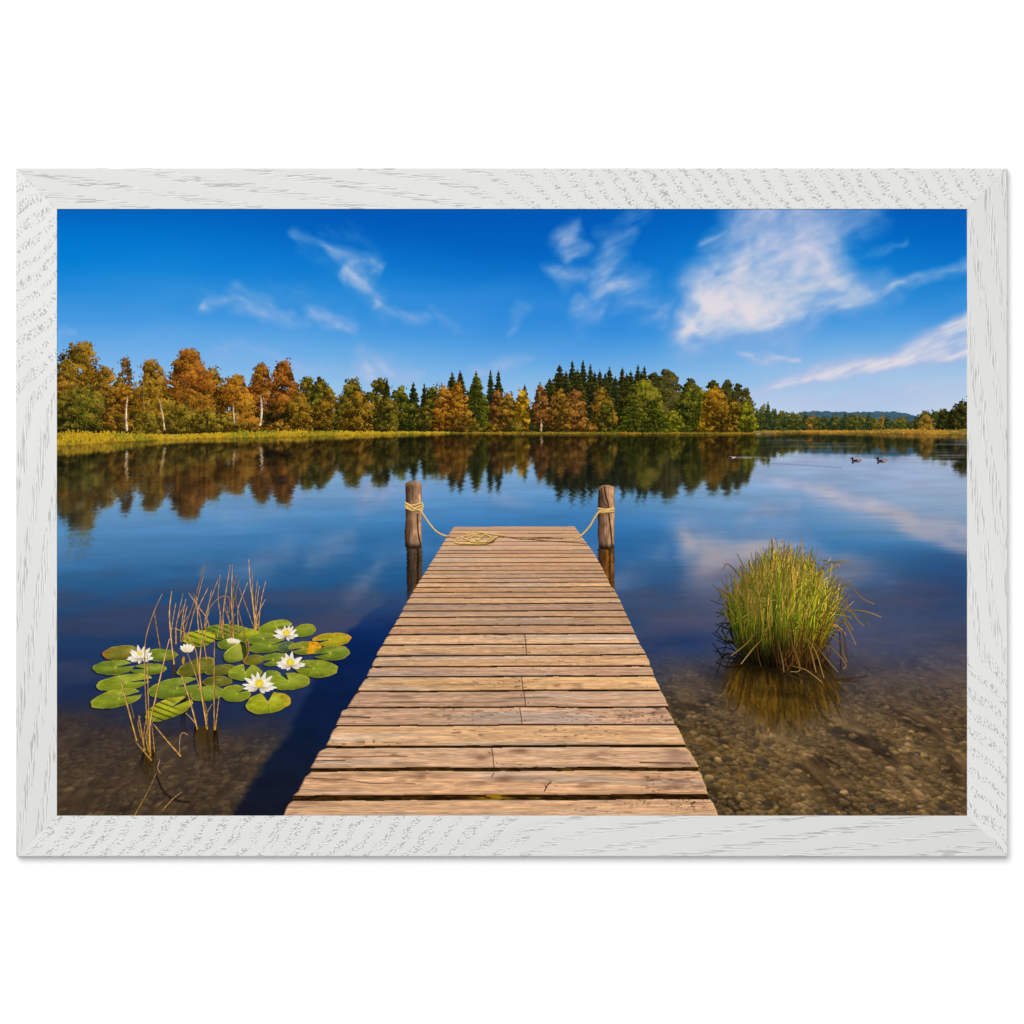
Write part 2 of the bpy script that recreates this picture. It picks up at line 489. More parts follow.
    db = big * np.clip(.64 + .26 * core + .18 * core2 + .34 * (tex - .5) + .55 * (tx2 - .5) + .16 * (fine - .5) - .10 * sst(262, 220, V), 0, .92)
    fs = fibres(-.34, 70, 5.5, 29)
    ds = strk * np.clip(.72 + .70 * (fs - .5) + .2 * (fine - .5), 0, .88)
    d = np.maximum(np.maximum(d, db), ds)
    cc = mix(rgb(186, 186, 222), rgb(236, 222, 224), sst(0.25, 0.92, d + 0.45 * (fine - 0.5) + .10 * core))
    lowc = sst(225, 320, V)
    cc = mix(mix(cc, rgb(206, 200, 226), 0.60), cc, lowc)
    return mix(base, cc, d)

sky = Area(PX0, PY0, PX1, 440, 1)
U, V = sky.grid(); sky.c = sky_colour(U, V); sky.a[:] = True
emit(sky, 'sky', INK, smooth=True)

# a running picture of what stands on the far bank, so that the lake can mirror it
CS = 2
CB = dict(u0=56, v0=205, W=(968 - 56) * CS, H=(452 - 205) * CS)
cu, cv = np.meshgrid(CB['u0'] + (np.arange(CB['W'], dtype=F32) + .5) / CS, CB['v0'] + (np.arange(CB['H'], dtype=F32) + .5) / CS)
BACK = sky_colour(cu, cv)
def remember(ar):
    ys, xs = np.nonzero(ar.a)
    v = ar.v0 + (ys + .5) / ar.ss; u = ar.u0 + (xs + .5) / ar.ss
    ix = ((u - CB['u0']) * CS).astype(int); iy = ((v - CB['v0']) * CS).astype(int)
    k = (ix >= 0) & (ix < CB['W']) & (iy >= 0) & (iy < CB['H'])
    BACK[iy[k], ix[k]] = ar.c[ys[k], xs[k]]

# ================================================================== far hill, far bank
def hill():
    ar = Area(780, 405, 930, 436, 2)
    U, V = ar.grid()
    top = np.interp(U, [780, 793, 803, 812, 822, 838, 852, 866, 878, 888, 898, 908, 918, 930],
                    [422, 414.5, 412, 411.0, 411.2, 411.8, 412.2, 412.0, 411.6, 411.4, 412.2, 414, 416.5, 422])
    top = top + 1.1 * (vn(U / 2.2, U * 0, 3) - 0.5) + 0.6 * (vn(U / 0.9, U * 0, 4) - .5)
    ar.a = V > top
    n = fbm(U / 5, V / 2.2, 8, 3)
    ar.c = mix(rgb(46, 74, 92), rgb(78, 108, 122), n)
    ar.c = mix(ar.c, rgb(92, 116, 110), sst(419, 428, V) * 0.5)
    remember(ar); emit(ar, 'hill', INK_LEAF, label='hazy blue wooded hill beyond the right end of the lake')
hill()

# ------------------------------------------------------------------ trees
PAL = {  # dark, mid, light
    'rust':   ((44, 25, 8), (134, 78, 22), (186, 118, 40)),
    'orange': ((54, 32, 8), (154, 96, 22), (204, 142, 46)),
    'gold':   ((54, 38, 8), (150, 104, 20), (204, 150, 42)),
    'yellow': ((66, 50, 8), (188, 140, 24), (230, 184, 46)),
    'ochre':  ((46, 34, 10), (134, 94, 26), (186, 136, 48)),
    'olive':  ((38, 28, 8), (124, 90, 20), (178, 134, 40)),
    'moss':   ((28, 26, 8), (92, 80, 22), (150, 126, 42)),
    'green':  ((20, 26, 8), (78, 80, 18), (142, 132, 34)),
    'lime':   ((40, 44, 8), (116, 112, 20), (166, 154, 38)),
    'deep':   ((16, 18, 8), (54, 54, 18), (112, 102, 36)),
    'spruce': ((14, 18, 10), (48, 52, 22), (104, 98, 38)),
    'pine':   ((16, 18, 10), (62, 60, 26), (112, 98, 44)),
    'tawny':  ((44, 26, 11), (132, 84, 34), (178, 124, 58)),
    'shrub':  ((42, 36, 10), (120, 98, 26), (170, 140, 46)),
    'grey':   ((40, 30, 18), (112, 84, 44), (156, 122, 72)),
    'far':    ((38, 44, 18), (86, 86, 34), (138, 122, 46)),
    'farg':   ((26, 38, 22), (62, 72, 36), (104, 104, 48)),
    'faro':   ((60, 48, 18), (136, 104, 34), (180, 138, 50)),
}
def tint(pal, t, rng, jit=0.06):
    d, m, l = [rgb(*c) for c in PAL[pal]]
    t = np.clip(t, 0, 1)[:, None]
    c = np.where(t < .5, d + (m - d) * (t * 2), m + (l - m) * (t * 2 - 1))
    c = c * (1 + rng.normal(0, jit, (len(c), 1))) + rng.normal(0, 0.012, c.shape)
    return np.clip(c, 0, 1).astype(F32)

TREES = 'trees printed along the far bank'
def finish_tree(ar, name, label):
    remember(ar); return emit(ar, name, INK_LEAF, label=label)

def broadleaf(cx, top, base, hw, pal, seed, label, trunk=None, skirt=0.95, gaps=0.0, leaf=0.95, shape=0.0, bright=0.0, lean=0.0, name='broadleaf_tree'):
    rng = np.random.default_rng(seed)
    H = base - top
    ar = Area(cx - hw * 1.5 - abs(lean) - 3, top - 4, cx + hw * 1.5 + abs(lean) + 3, base + 3, 2)
    if trunk:
        for (pts, w, c) in trunk:
            ar.stroke(curve(pts), np.linspace(w, w * .45, len(curve(pts))), rgb(*c))
    nC = int(16 + H * hw / 19)
    f = rng.uniform(0, 1, nC) * skirt
    f[0] = 0.0; f[1] = 0.05; f[2] = .1
    e0 = rng.uniform(.035, .085); e1 = rng.uniform(.70, 1.05); wav = rng.uniform(0, 6.28); wf = rng.uniform(4, 8)
    envf = lambda q: np.sin(np.pi * np.clip(e0 + q * (0.62 + shape * .2) / max(skirt, .3), 0, 1)) ** e1
    alt = {'rust': 'olive', 'orange': 'olive', 'tawny': 'ochre', 'gold': 'olive', 'yellow': 'ochre', 'ochre': 'moss', 'olive': 'moss', 'moss': 'green', 'green': 'moss', 'lime': 'green', 'grey': 'rust', 'deep': 'pine'}.get(pal)
    env = envf(f)
    x = cx + lean * (1 - f) + hw * env * rng.uniform(-1, 1, nC) * 0.92
    x = x + hw * .16 * np.sin(f * wf + wav) * (1 - .4 * f)
    x[0] = cx + lean; x[1] = cx + lean + hw * 0.12; x[2] = cx + lean - hw * .15
    r = np.minimum(hw * rng.uniform(0.15, 0.32, nC), H * .16) * (0.55 + 0.55 * env)
    r = np.maximum(r, 1.6)
    y = top + r * 0.7 + f * (H - r * 0.9)
    dep = rng.uniform(0, 1, nC)
    nx = (x - cx - lean * (1 - f)) / hw; ny = (f - 0.45) * 1.7
    Lc = 0.28 + bright + 0.16 * nx - 0.13 * ny + 0.44 * (dep - .5) + rng.normal(0, .10, nC)
    # dim inner mass
    nI = int(H * hw * 2.2 * (1 - gaps))
    fi = rng.uniform(0.08, skirt, nI)
    ei = envf(fi)
    xi = cx + lean * (1 - fi) + hw * ei * rng.uniform(-1, 1, nI) * 0.82
    yi = top + fi * H
    k = (fbm(xi / (hw * .28), yi / (hw * .28), seed, 2) > 0.36 + gaps * .2)
    ar.leaves(xi[k], yi[k], tint(pal, rng.uniform(0.0, 0.26, k.sum()) - 0.10 * (fi[k] - .4), rng), leaf * 1.1, rng)
    order = np.argsort(dep)
    for i in order:
        n = int(r[i] ** 2 * 3.2 * (1 - gaps * .5)) + 9
        rad = r[i] * np.sqrt(rng.uniform(0, 1, n)) * (1 + 0.34 * np.abs(rng.normal(0, 1, n)))
        an = rng.uniform(0, 2 * np.pi, n)
        dx = rad * np.cos(an); dy = rad * np.sin(an) * 0.75
        Lf = Lc[i] + 0.16 * dx / r[i] - 0.34 * dy / r[i] + rng.normal(0, .10, n)
        cl = vn((x[i] + dx) / 2.4, (y[i] + dy) / 1.8, seed + 9) - 0.5
        Lf = Lf + cl * 0.46
        o = np.nonzero(cl > -0.32 + gaps * .3)[0]
        cl_ = tint(pal, Lf[o], rng)
        if alt:
            am = sst(.48, .66, fbm((x[i] + dx[o]) / (hw * .55), (y[i] + dy[o]) / (hw * .45), seed + 77, 3)) * .55
            cl_ = mix(cl_, tint(alt, Lf[o], rng), am).astype(F32)
        ar.leaves((x[i] + dx)[o], np.minimum(y[i] + dy, base)[o], cl_, leaf * rng.uniform(.60, 1.0, len(o)), rng)
    for i in range(int(3 + hw / 4)):                 # twigs and sprays beyond the outline
        f_ = rng.uniform(-.02, .55); s2 = rng.choice([-1, 1])
        px = cx + lean * (1 - f_) + s2 * hw * float(envf(np.array(max(f_, 0)))) * rng.uniform(.7, 1.12); py = top + f_ * H - rng.uniform(0, 2)
        m_ = rng.integers(5, 12)
        ar.leaves(px + rng.normal(0, 1.3, m_), py + rng.normal(0, 1.1, m_), tint(pal, rng.uniform(.15, .6, m_), rng), leaf * .7, rng)
    if trunk:                                       # parts of the trunk seen between the leaves
        for (pts, w, c) in trunk:
            q = curve(pts); m = len(q)
            ar.stroke(q[: int(m * .55)], np.linspace(w, w * .7, int(m * .55)), rgb(*c))
    return finish_tree(ar, name, label)

def conifer(cx, top, base, hw, pal, seed, label, name='spruce_tree', droop=0.5, dens=1.0, lean=0.0):
    rng = np.random.default_rng(seed)
    H = base - top
    ar = Area(cx - hw * 1.9 - 2, top - 3, cx + hw * 1.9 + 2, base + 2, 2)
    lean = lean + rng.normal(0, .5); pw = rng.uniform(.72, 1.0); gap = rng.uniform(2.3, 3.3)
    ar.stroke([(cx + lean, top - 1.5), (cx + lean * .8, top + 6)], [0.5, 1.0], (rgb(*PAL[pal][1]) * .8).astype(F32))
    ys_ = np.arange(top + 1.5, base - 1, gap); ys_ = ys_ + rng.normal(0, .5, len(ys_))
    # inner dark mass
    n = int(H * hw * 1.3 * dens); f = rng.uniform(0, 1, n) ** .6
    ar.leaves(cx + lean * (1 - f) + rng.uniform(-1, 1, n) * hw * 0.8 * f ** pw, top + 2 + f * (H - 2), tint(pal, rng.uniform(0, .25, n), rng), 1.1, rng)
    for y0 in ys_[::-1]:
        f = (y0 - top) / H
        for sd in (-1, 1, -1, 1, 0):
            w_ = hw * 1.65 * (f + .02) ** pw * (rng.uniform(.55, 1.15) if sd else rng.uniform(.2, .5))
            n = int(5 + w_ * 3.2 * dens); q = rng.uniform(0, 1, n) ** .8
            dr = droop * rng.uniform(.25, .75)
            dirx = sd if sd else rng.uniform(-.6, .6)
            x = cx + lean * (1 - f) + dirx * w_ * q
            th = (0.5 + .9 * (1 - q)) * min(1.2, .4 + w_ * .10)
            oy = rng.normal(0, 1, n) * th
            y = y0 + dr * w_ * q * (1.0 - .35 * q) + oy
            L = .36 + .15 * dirx * q + .10 * (q - .5) - .20 * oy / (th + .2) + rng.normal(0, .11, n) + rng.normal(0, .06)
            k = y < base + .5
            ar.leaves(x[k], y[k], tint(pal, L[k], rng), .80, rng, .55, np.full(k.sum(), .35 * dirx) + rng.normal(0, .3, k.sum()))
    return finish_tree(ar, name, label)

def pine(cx, top, base, hw, pal, seed, label, lowest=0.7, trunk=(96, 66, 40)):
    rng = np.random.default_rng(seed)
    H = base - top
    ar = Area(cx - hw * 1.5 - 2, top - 3, cx + hw * 1.5 + 2, base + 2, 2)
    ar.stroke([(cx, top + 4), (cx + .6, base)], [0.7, 1.7], rgb(*trunk))
    nC = int(20 + H * hw * .045)
    for i in range(nC):
        f = ((i + rng.uniform(0, 1)) / nC) ** .9 * lowest
        e = 0.14 + 0.86 * min(1, f / lowest * 1.25) ** .75
        px = cx + hw * e * rng.uniform(-.9, .9); py = top + 1.5 + f * H
        rw = max(1.8, hw * rng.uniform(.20, .36) * (0.5 + .6 * e)); rh = rw * rng.uniform(.45, .7)
        n = int(rw * rh * 6.5) + 12
        rad = np.sqrt(rng.uniform(0, 1, n)) * (1 + .25 * np.abs(rng.normal(0, 1, n))); an = rng.uniform(0, 2 * np.pi, n)
        dx = rw * rad * np.cos(an); dy = rh * rad * np.sin(an)
        L = 0.36 + 0.18 * (px - cx) / hw + rng.normal(0, .12) + 0.16 * dx / rw - 0.28 * dy / rh + rng.normal(0, .12, n)
        ar.leaves(px + dx, py + dy, tint(pal, L, rng), 0.85, rng)
    return finish_tree(ar, 'pine_tree', label)

BIRCH = (196, 168, 138); BARK = (150, 112, 74); DBARK = (70, 46, 26)
# --- the far right bank, small and distant
def far_understory():
    us = [752, 770, 800, 830, 850, 880, 905, 920, 935, 968]; tp = [412, 413, 417, 420.5, 419, 421, 423, 418, 414, 408]
    ar = Area(752, 404, 968, 434, 2); U, V = ar.grid()
    T = np.interp(U, us, tp) + 5 * (fbm(U / 4, V / 6, 5, 3) - .5) + 2 * (vn(U / 1.1, V / 1.1, 6) - .5)
    ar.a = (V > T) & (V < 433)
    n = .6 * fbm(U / 3.2, V / 4, 7, 3) + .4 * vn(U / .8, V / .8, 8)
    ar.c = mix(rgb(38, 40, 20), rgb(86, 80, 36), sst(.30, .72, n))
    remember(ar); emit(ar, 'undergrowth', INK_LEAF, label='dense hazy greenery filling the far right bank')
far_understory()
def far_row():
    rng = np.random.default_rng(404)
    spots = [(757, 411, 5), (763, 406, 5), (768, 404.5, 5), (774, 409, 6), (781, 411, 5), (787, 413, 5), (793, 412.5, 6), (799, 415, 5),
             (805, 414, 6), (812, 416, 6), (819, 417, 6), (826, 417.5, 5), (832, 417, 6), (838, 417, 6), (845, 414.5, 6), (852, 414, 6),
             (858, 415, 5), (863, 417, 5), (869, 416, 6), (875, 418, 6), (882, 417.5, 5), (888, 418, 6), (896, 419, 5)]
    pals = ['farg', 'far', 'farg', 'farg', 'far', 'farg', 'far', 'far', 'farg', 'faro', 'far', 'farg', 'farg', 'far', 'farg', 'far', 'far', 'far', 'farg', 'far', 'faro', 'farg', 'far']
    for i, ((cx, top, hw), p) in enumerate(zip(spots, pals)):
        if p == 'farg' and i % 2 == 0:
            o = conifer(cx, top - 1, 432, hw * .95, p, 900 + i, 'small distant dark green tree on the far right bank')
        else:
            o = broadleaf(cx, top, 432, hw, p, 900 + i, 'small distant olive tree on the far right bank', leaf=0.7, skirt=.98)
        o['group'] = 'distant trees on the right bank'
far_row()
broadleaf(903, 417, 432, 8, 'far', 951, 'yellowish tree left of the golden one on the far right bank', leaf=.75)
broadleaf(925, 411, 433, 11, 'farg', 952, 'grey green tree behind the golden one on the far right bank', leaf=.75, gaps=.1)
broadleaf(935, 412, 433, 9, 'farg', 957, 'dark tree between the golden one and the tall one on the far right bank', leaf=.75)
broadleaf(944, 409, 433, 8, 'deep', 953, 'dark tree left of the tall one on the far right bank', leaf=.75)
broadleaf(962, 400.5, 433, 11, 'deep', 954, 'tall dark green tree at the right edge of the picture', leaf=.8)
broadleaf(953, 408, 433, 7, 'deep', 955, 'dark tree just left of the tall tree at the right edge', leaf=.75)
broadleaf(926, 415, 433, 9, 'faro', 956, 'golden tree on the far right bank', leaf=.75)

# --- left and middle wood, back row first
broadleaf(80, 342, 434, 25, 'olive', 1, 'tallest golden brown oak at the left edge of the picture', gaps=.1)
broadleaf(66, 372, 434, 18, 'ochre', 2, 'ochre oak crown at the left edge')
broadleaf(104, 366, 434, 16, 'ochre', 3, 'ochre crown right of the tallest left oak')
broadleaf(212, 368, 433, 16, 'olive', 4, 'olive tree behind the big rust coloured oak', gaps=.05)
broadleaf(126, 356, 433, 10, 'grey', 5, 'thin half bare birch crown left of the golden willow', gaps=.45, leaf=.8)
T6 = broadleaf(150, 360, 433, 17, 'ochre', 6, 'tall thin ochre tree left of the rust coloured oak', trunk=[([(144, 420), (143.5, 395), (144, 366)], 1.3, BARK)], gaps=.12)
broadleaf(188, 350, 432, 26, 'rust', 7, 'big rust coloured oak in the left wood', trunk=[([(193, 428), (192, 405), (190, 380)], 1.6, (96, 58, 30))])
T8 = broadleaf(262, 363, 432, 15, 'rust', 8, 'rust coloured oak with a white trunk', trunk=[([(260, 426), (261.5, 410), (261, 395), (262, 378)], 1.9, BIRCH)], gaps=.12)
broadleaf(284, 361, 432, 18, 'rust', 9, 'rust coloured oak nearest the middle of the left wood', trunk=[([(287, 428), (285, 405)], 1.4, (110, 66, 36))])
def understory(pts, seed, label, a, b, base=434.5):
    us = [p[0] for p in pts]
    ar = Area(us[0], min(p[1] for p in pts) - 6, us[-1], base + 1, 2)
    U, V = ar.grid()
    T = np.interp(U, us, [p[1] for p in pts]) + 7 * (fbm(U / 7, V / 9, seed, 3) - .5) + 3 * (vn(U / 1.3, V / 1.3, seed + 1) - .5)
    ar.a = (V > T) & (V < base)
    n = .6 * fbm(U / 4.5, V / 5, seed + 2, 3) + .4 * vn(U / .8, V / .8, seed + 3)
    ar.c = mix(rgb(*a), rgb(*b), sst(.30, .72, n))
    remember(ar); o = emit(ar, 'undergrowth', INK_LEAF, label=label)
understory([(56, 420), (130, 412), (200, 416), (300, 412), (400, 410), (470, 408), (545, 408), (560, 400), (660, 400), (745, 410), (754, 418)], 21,
           'dark undergrowth in the shade of the long wood', (20, 16, 8), (70, 54, 20))
broadleaf(86, 386, 434, 31, 'moss', 10, 'broad olive green oak at the foot of the tallest left oak', skirt=1.0)
broadleaf(64, 392, 434, 13, 'moss', 11, 'moss green crown at the left edge above the reeds')
broadleaf(118, 378, 433, 15, 'ochre', 12, 'ochre shrub tree between the left oaks')
T13 = broadleaf(126, 384, 433, 11, 'orange', 13, 'small orange birch with a white leaning trunk', trunk=[([(127, 431), (126, 415), (126.6, 397)], 2.0, BIRCH)], skirt=.55)
T14 = broadleaf(160, 380, 433, 24, 'olive', 14, 'sloping golden olive willow below the rust coloured oak', trunk=[([(164.5, 430), (163, 415), (160, 400)], 1.6, (186, 156, 116))], lean=-8, bright=.05)
T15 = broadleaf(236, 375, 432, 20, 'orange', 15, 'orange birch between the two rust coloured oaks', trunk=[([(234, 424), (233, 405)], 1.5, BIRCH), ([(236, 424), (236.5, 412)], 1.2, BARK)], bright=.03)
broadleaf(306, 377, 432, 14, 'moss', 16, 'thin mossy green tree right of the rust coloured oaks', gaps=.15)
broadleaf(320, 377, 432, 14, 'moss', 17, 'mossy green tree with a ragged top', gaps=.18)
broadleaf(353, 379, 432, 15, 'moss', 18, 'brownish green tree in the middle left wood', gaps=.08)
broadleaf(380, 378, 432, 13, 'moss', 19, 'mossy tree with twin tops', gaps=.08)
conifer(387, 380, 432, 6, 'deep', 20, 'slim dark spruce left of the tall cluster')
broadleaf(401, 387, 432, 11, 'green', 21, 'green tree left of the two dark spruces')
conifer(414, 384, 432, 7, 'spruce', 22, 'left one of the two dark spruces in the middle left wood')
conifer(424, 385, 432, 7, 'deep', 23, 'right one of the two dark spruces in the middle left wood')
broadleaf(432, 387, 432, 10, 'green', 24, 'green tree left of the orange larches')
conifer(452, 374, 432, 8, 'deep', 25, 'left dark spruce behind the orange larches')
conifer(461, 372, 432, 8, 'deep', 26, 'right dark spruce behind the orange larches')
conifer(491, 372, 432, 7, 'spruce', 28, 'left one of two slim blue green spruces')
conifer(498.5, 372.5, 432, 7, 'spruce', 29, 'right one of two slim blue green spruces')
conifer(475.5, 373, 434, 12, 'green', 27, 'broad green spruce right of the orange larches', dens=1.3)
conifer(524, 386, 432, 7, 'spruce', 30, 'short dark spruce behind the yellow birch')
for i, (cx, tp, hw) in enumerate([(560, 366.5, 10), (572.5, 362.5, 9), (583.5, 362, 9), (590, 366, 8), (600, 371, 8), (610, 368.5, 8), (622, 369, 9), (631, 372, 8), (637, 366.5, 9), (644, 368, 9), (655, 374, 10), (579, 374, 9), (550, 380, 9), (616, 378, 9), (566, 373, 10), (578, 371, 10), (595, 373, 10), (605, 375, 10), (627, 375, 10), (641, 374, 10), (650, 376, 10)]):
    o = conifer(cx, tp, 432, hw * 1.12, 'spruce' if i % 3 else 'deep', 60 + i, ['pointed dark spruce in the tall middle group', 'tallest pointed spruce of the middle group', 'pointed spruce beside the tallest one'][1 if i == 2 else 2 if i == 1 else 0])
    o['group'] = 'dark spruces in the middle of the far bank'
pine(668, 369, 433, 17, 'pine', 31, 'broad brownish pine right of the dark spruces')
pine(654, 372, 433, 11, 'pine', 32, 'narrow pine left of the broad brownish pine')
pine(690, 378, 433, 12, 'deep', 33, 'dark pine behind the green tree on the right')
pine(712, 380, 433, 13, 'deep', 34, 'dark pine with a rounded top near the end of the wood')
pine(728, 380, 433, 12, 'pine', 35, 'brownish pine near the end of the wood')
pine(738, 383, 433, 8, 'pine', 36, 'thin pine second from the right end of the wood', .6)
pine(746, 387, 433, 8, 'pine', 37, 'thin pine at the right end of the wood', .6)
# front row
broadleaf(300, 394, 432, 15, 'olive', 40, 'olive bush tree in front of the mossy trees', leaf=.9)
broadleaf(328, 392, 432, 14, 'olive', 41, 'olive tree in front of the mossy tree with a ragged top')
broadleaf(345, 396, 432, 13, 'moss', 42, 'mossy bush tree in front of the brownish green tree')
broadleaf(358, 392, 432, 15, 'olive', 43, 'wide olive tree above the yellow reeds')
broadleaf(388, 398, 432, 14, 'moss', 44, 'mossy tree in front of the twin topped one')
broadleaf(411, 404, 432, 11, 'green', 45, 'low green tree below the two dark spruces')
broadleaf(428, 406, 432, 13, 'moss', 46, 'low mossy tree left of the orange larches')
broadleaf(443, 386, 432, 10, 'orange', 47, 'narrow orange larch left of the taller one', bright=.02)
broadleaf(458, 383, 432, 11, 'orange', 48, 'taller orange larch beside the broad green spruce', trunk=[([(457, 430), (457, 410)], 1.2, BARK)], bright=.02)
broadleaf(466, 412, 433, 10, 'ochre', 49, 'low ochre bush below the taller orange larch')
broadleaf(497, 391, 432, 9, 'tawny', 50, 'tawny tree in front of the slim spruces', trunk=[([(496, 430), (496, 412)], 1.1, DBARK)])
broadleaf(508, 394, 432, 11, 'ochre', 51, 'ochre brown tree left of the yellow birch')
broadleaf(522, 391, 432, 9, 'yellow', 52, 'bright yellow birch near the middle of the far bank', trunk=[([(520, 430), (520, 415)], 1.0, BARK)])
T53 = broadleaf(541, 386, 433, 10, 'tawny', 53, 'tawny birch with a pale trunk', trunk=[([(541, 431), (541.5, 422), (541, 410)], 1.5, BIRCH)], gaps=.1, skirt=.8)
broadleaf(557, 397, 432, 9, 'tawny', 54, 'small tawny tree left of the copper one')
broadleaf(575, 390, 432, 12, 'tawny', 55, 'copper brown birch in front of the tall spruces', trunk=[([(578, 431), (578, 415)], 1.0, DBARK)])
broadleaf(561, 389, 432, 8, 'ochre', 58, 'ochre tree above the small tawny one')
broadleaf(602, 387, 433, 12, 'ochre', 56, 'ochre green birch below the tall spruces', trunk=[([(603, 431), (603, 415)], 1.0, DBARK)], gaps=.05)
broadleaf(606, 400, 434, 9, 'moss', 57, 'pale mossy tree below the tall spruces')
broadleaf(642, 381, 434, 20, 'green', 70, 'big sunlit green tree in the middle of the far bank', bright=.08)
conifer(634, 396, 434, 13, 'green', 71, 'low spreading green spruce under the big green tree', dens=1.2, droop=.8)
conifer(655, 400, 434, 12, 'green', 72, 'second low green spruce under the big green tree', dens=1.2, droop=.8)
broadleaf(692, 385, 434, 17, 'green', 73, 'large green tree right of the broad pine', skirt=1.0)
conifer(700, 402, 434, 12, 'green', 74, 'low green spruce beside the yellow orange tree', dens=1.2, droop=.7)
broadleaf(706, 400, 433, 8, 'yellow', 75, 'yellow orange tree beside the large green one')
broadleaf(672, 411, 434, 10, 'lime', 76, 'yellowish green bush at the waterline')
broadleaf(716, 387, 433, 13, 'gold', 77, 'golden brown tree below the dark pine with a rounded top', bright=-.06)
broadleaf(726, 398, 433, 12, 'olive', 78, 'olive tree right of the golden brown one')
broadleaf(735, 402, 434, 10, 'olive', 79, 'low olive tree below the brownish pine')
broadleaf(747, 400, 433, 9, 'lime', 80, 'yellow green tree at the right end of the wood')
# bushes along the bank
for i, (cx, tp, bs, hw, p, lb) in enumerate([
    (150, 411, 438, 15, 'shrub', 'round olive bush at the edge of the left reeds'),
    (182, 405, 434, 19, 'shrub', 'wide golden olive bush below the rust coloured oak'),
    (207, 409, 434, 17, 'shrub', 'olive bush right of the wide golden olive bush'),
    (226, 415, 434, 14, 'shrub', 'low mossy bush below the orange birch'),
    (247, 422, 433, 14, 'ochre', 'low ochre shrub beside the white trunk'),
    (279, 422, 433, 15, 'ochre', 'low ochre shrub under the right rust coloured oak'),
    (303, 412, 433, 12, 'olive', 'olive bush at the right end of the left reeds'),
    (493, 424, 433, 7, 'ochre', 'small ochre bush on the middle bank'),
    (478, 424, 433, 8, 'moss', 'small mossy bush on the middle bank'),
    (515, 424, 433, 6, 'moss', 'tiny mossy bush below the yellow birch'),
    (590, 424, 433, 7, 'ochre', 'small ochre bush below the copper birch')]):
    broadleaf(cx, tp, bs, hw, p, 300 + i, lb, leaf=.85, skirt=1.0, name='bush')

def bole(tree, pts, w_, c, label=None):
    q = curve(pts, 30)
    ar = Area(q[:, 0].min() - 3, q[:, 1].min() - 2, q[:, 0].max() + 3, q[:, 1].max() + 2, 3)
    t = np.linspace(0, 1, len(q))[:, None]
    n = vn(q[:, 1] / 1.6, q[:, 0] * 0, 3)[:, None]
    ar.stroke(q, np.linspace(1, .6, len(q)) * w_, np.clip(rgb(*c) * (.72 + .5 * n) * (1 - .25 * t), 0, 1), shade=.35)
    remember(ar); emit(ar, 'trunk', INK_LEAF, parent=tree, label=label)
bole(T13, [(127, 431), (126, 418), (126.4, 406), (127.6, 397)], 2.0, (214, 184, 150))
bole(T14, [(164.6, 430), (163, 418), (161, 408), (159, 399)], 1.5, (196, 164, 124))
bole(T6, [(144, 409), (143.4, 396), (143, 378)], 1.0, (150, 108, 66))
bole(T15, [(234.4, 423), (233.6, 414), (233.2, 405)], 1.4, (198, 168, 134))
bole(T15, [(236.4, 423), (236.8, 416), (237, 410)], 1.0, (150, 116, 84))
bole(T8, [(260, 425.5), (261.6, 414), (261.4, 405), (260.6, 396)], 1.9, (214, 184, 150))
bole(T53, [(541, 431), (541.6, 425), (541, 419)], 1.3, (200, 160, 110))

# ------------------------------------------------------------------ banks
def shore(name, top, bot, cols, seed, label, tall=3.0, dens=1.0):
    us = [p[0] for p in top] ; u0, u1 = us[0], us[-1]
    ar = Area(u0, min(p[1] for p in top) - tall - 2, u1, max(p[1] for p in bot) + 2, 2)
    U, V = ar.grid()
    T = np.interp(U, us, [p[1] for p in top]); B = np.interp(U, [p[0] for p in bot], [p[1] for p in bot])
    ar.a = (V > T) & (V < B)
    n = fbm(U / 9, V / 1.3, seed, 4)
    ar.c = mix(rgb(*cols[0]), rgb(*cols[1]), sst(.3, .7, n))
    ar.c = mix(ar.c, rgb(*cols[0]) * .55, sst(.62, .8, fbm(U / 14, V / 1.6, seed + 7, 3)) * .7)
    rng = np.random.default_rng(seed)
    N_ = int((u1 - u0) * 5 * dens)
    bu = rng.uniform(u0, u1, N_); tt = rng.uniform(0, 1, N_)
    Tb = np.interp(bu, us, [p[1] for p in top]); Bb = np.interp(bu, [p[0] for p in bot], [p[1] for p in bot])
    bv = Tb + (Bb - Tb) * tt
    thick = np.clip((Bb - Tb) / 8, 0.25, 1)
    for i in np.argsort(bv):
        h = rng.uniform(.3, 1) * tall * thick[i] * (.45 + 1.1 * fbm(bu[i:i + 1] / 12, bv[i:i + 1] * 0, seed + 4, 2)[0])
        c = np.array(rgb(*cols[0]) + (rgb(*cols[2]) - rgb(*cols[0])) * rng.uniform(.42, .88), F32)
        if rng.uniform() < .5 * sst(.42, .62, fbm(bu[i:i + 1] / 24, bv[i:i + 1] / 4, seed + 3, 2))[0] * 1.6: c = c * np.array([.72, .86, .95], F32)
        ar.stroke([(bu[i], bv[i]), (bu[i] + rng.normal(0, .5), bv[i] - h)], 0.75, np.stack([c * .86, c]))
    remember(ar); emit(ar, name, INK_PLANT, label=label)
shore('reed_bank', [(56, 433), (110, 433), (160, 435.5), (200, 434), (240, 432.5), (300, 431.5), (350, 432), (400, 432), (451, 432.5)],
      [(56, 446), (100, 443.5), (150, 440.5), (200, 438.5), (260, 437.5), (330, 436), (400, 434.5), (451, 433.6)],
      [(132, 98, 18), (188, 148, 26), (222, 184, 46)], 11, 'yellow reeds along the left bank', 3.4)
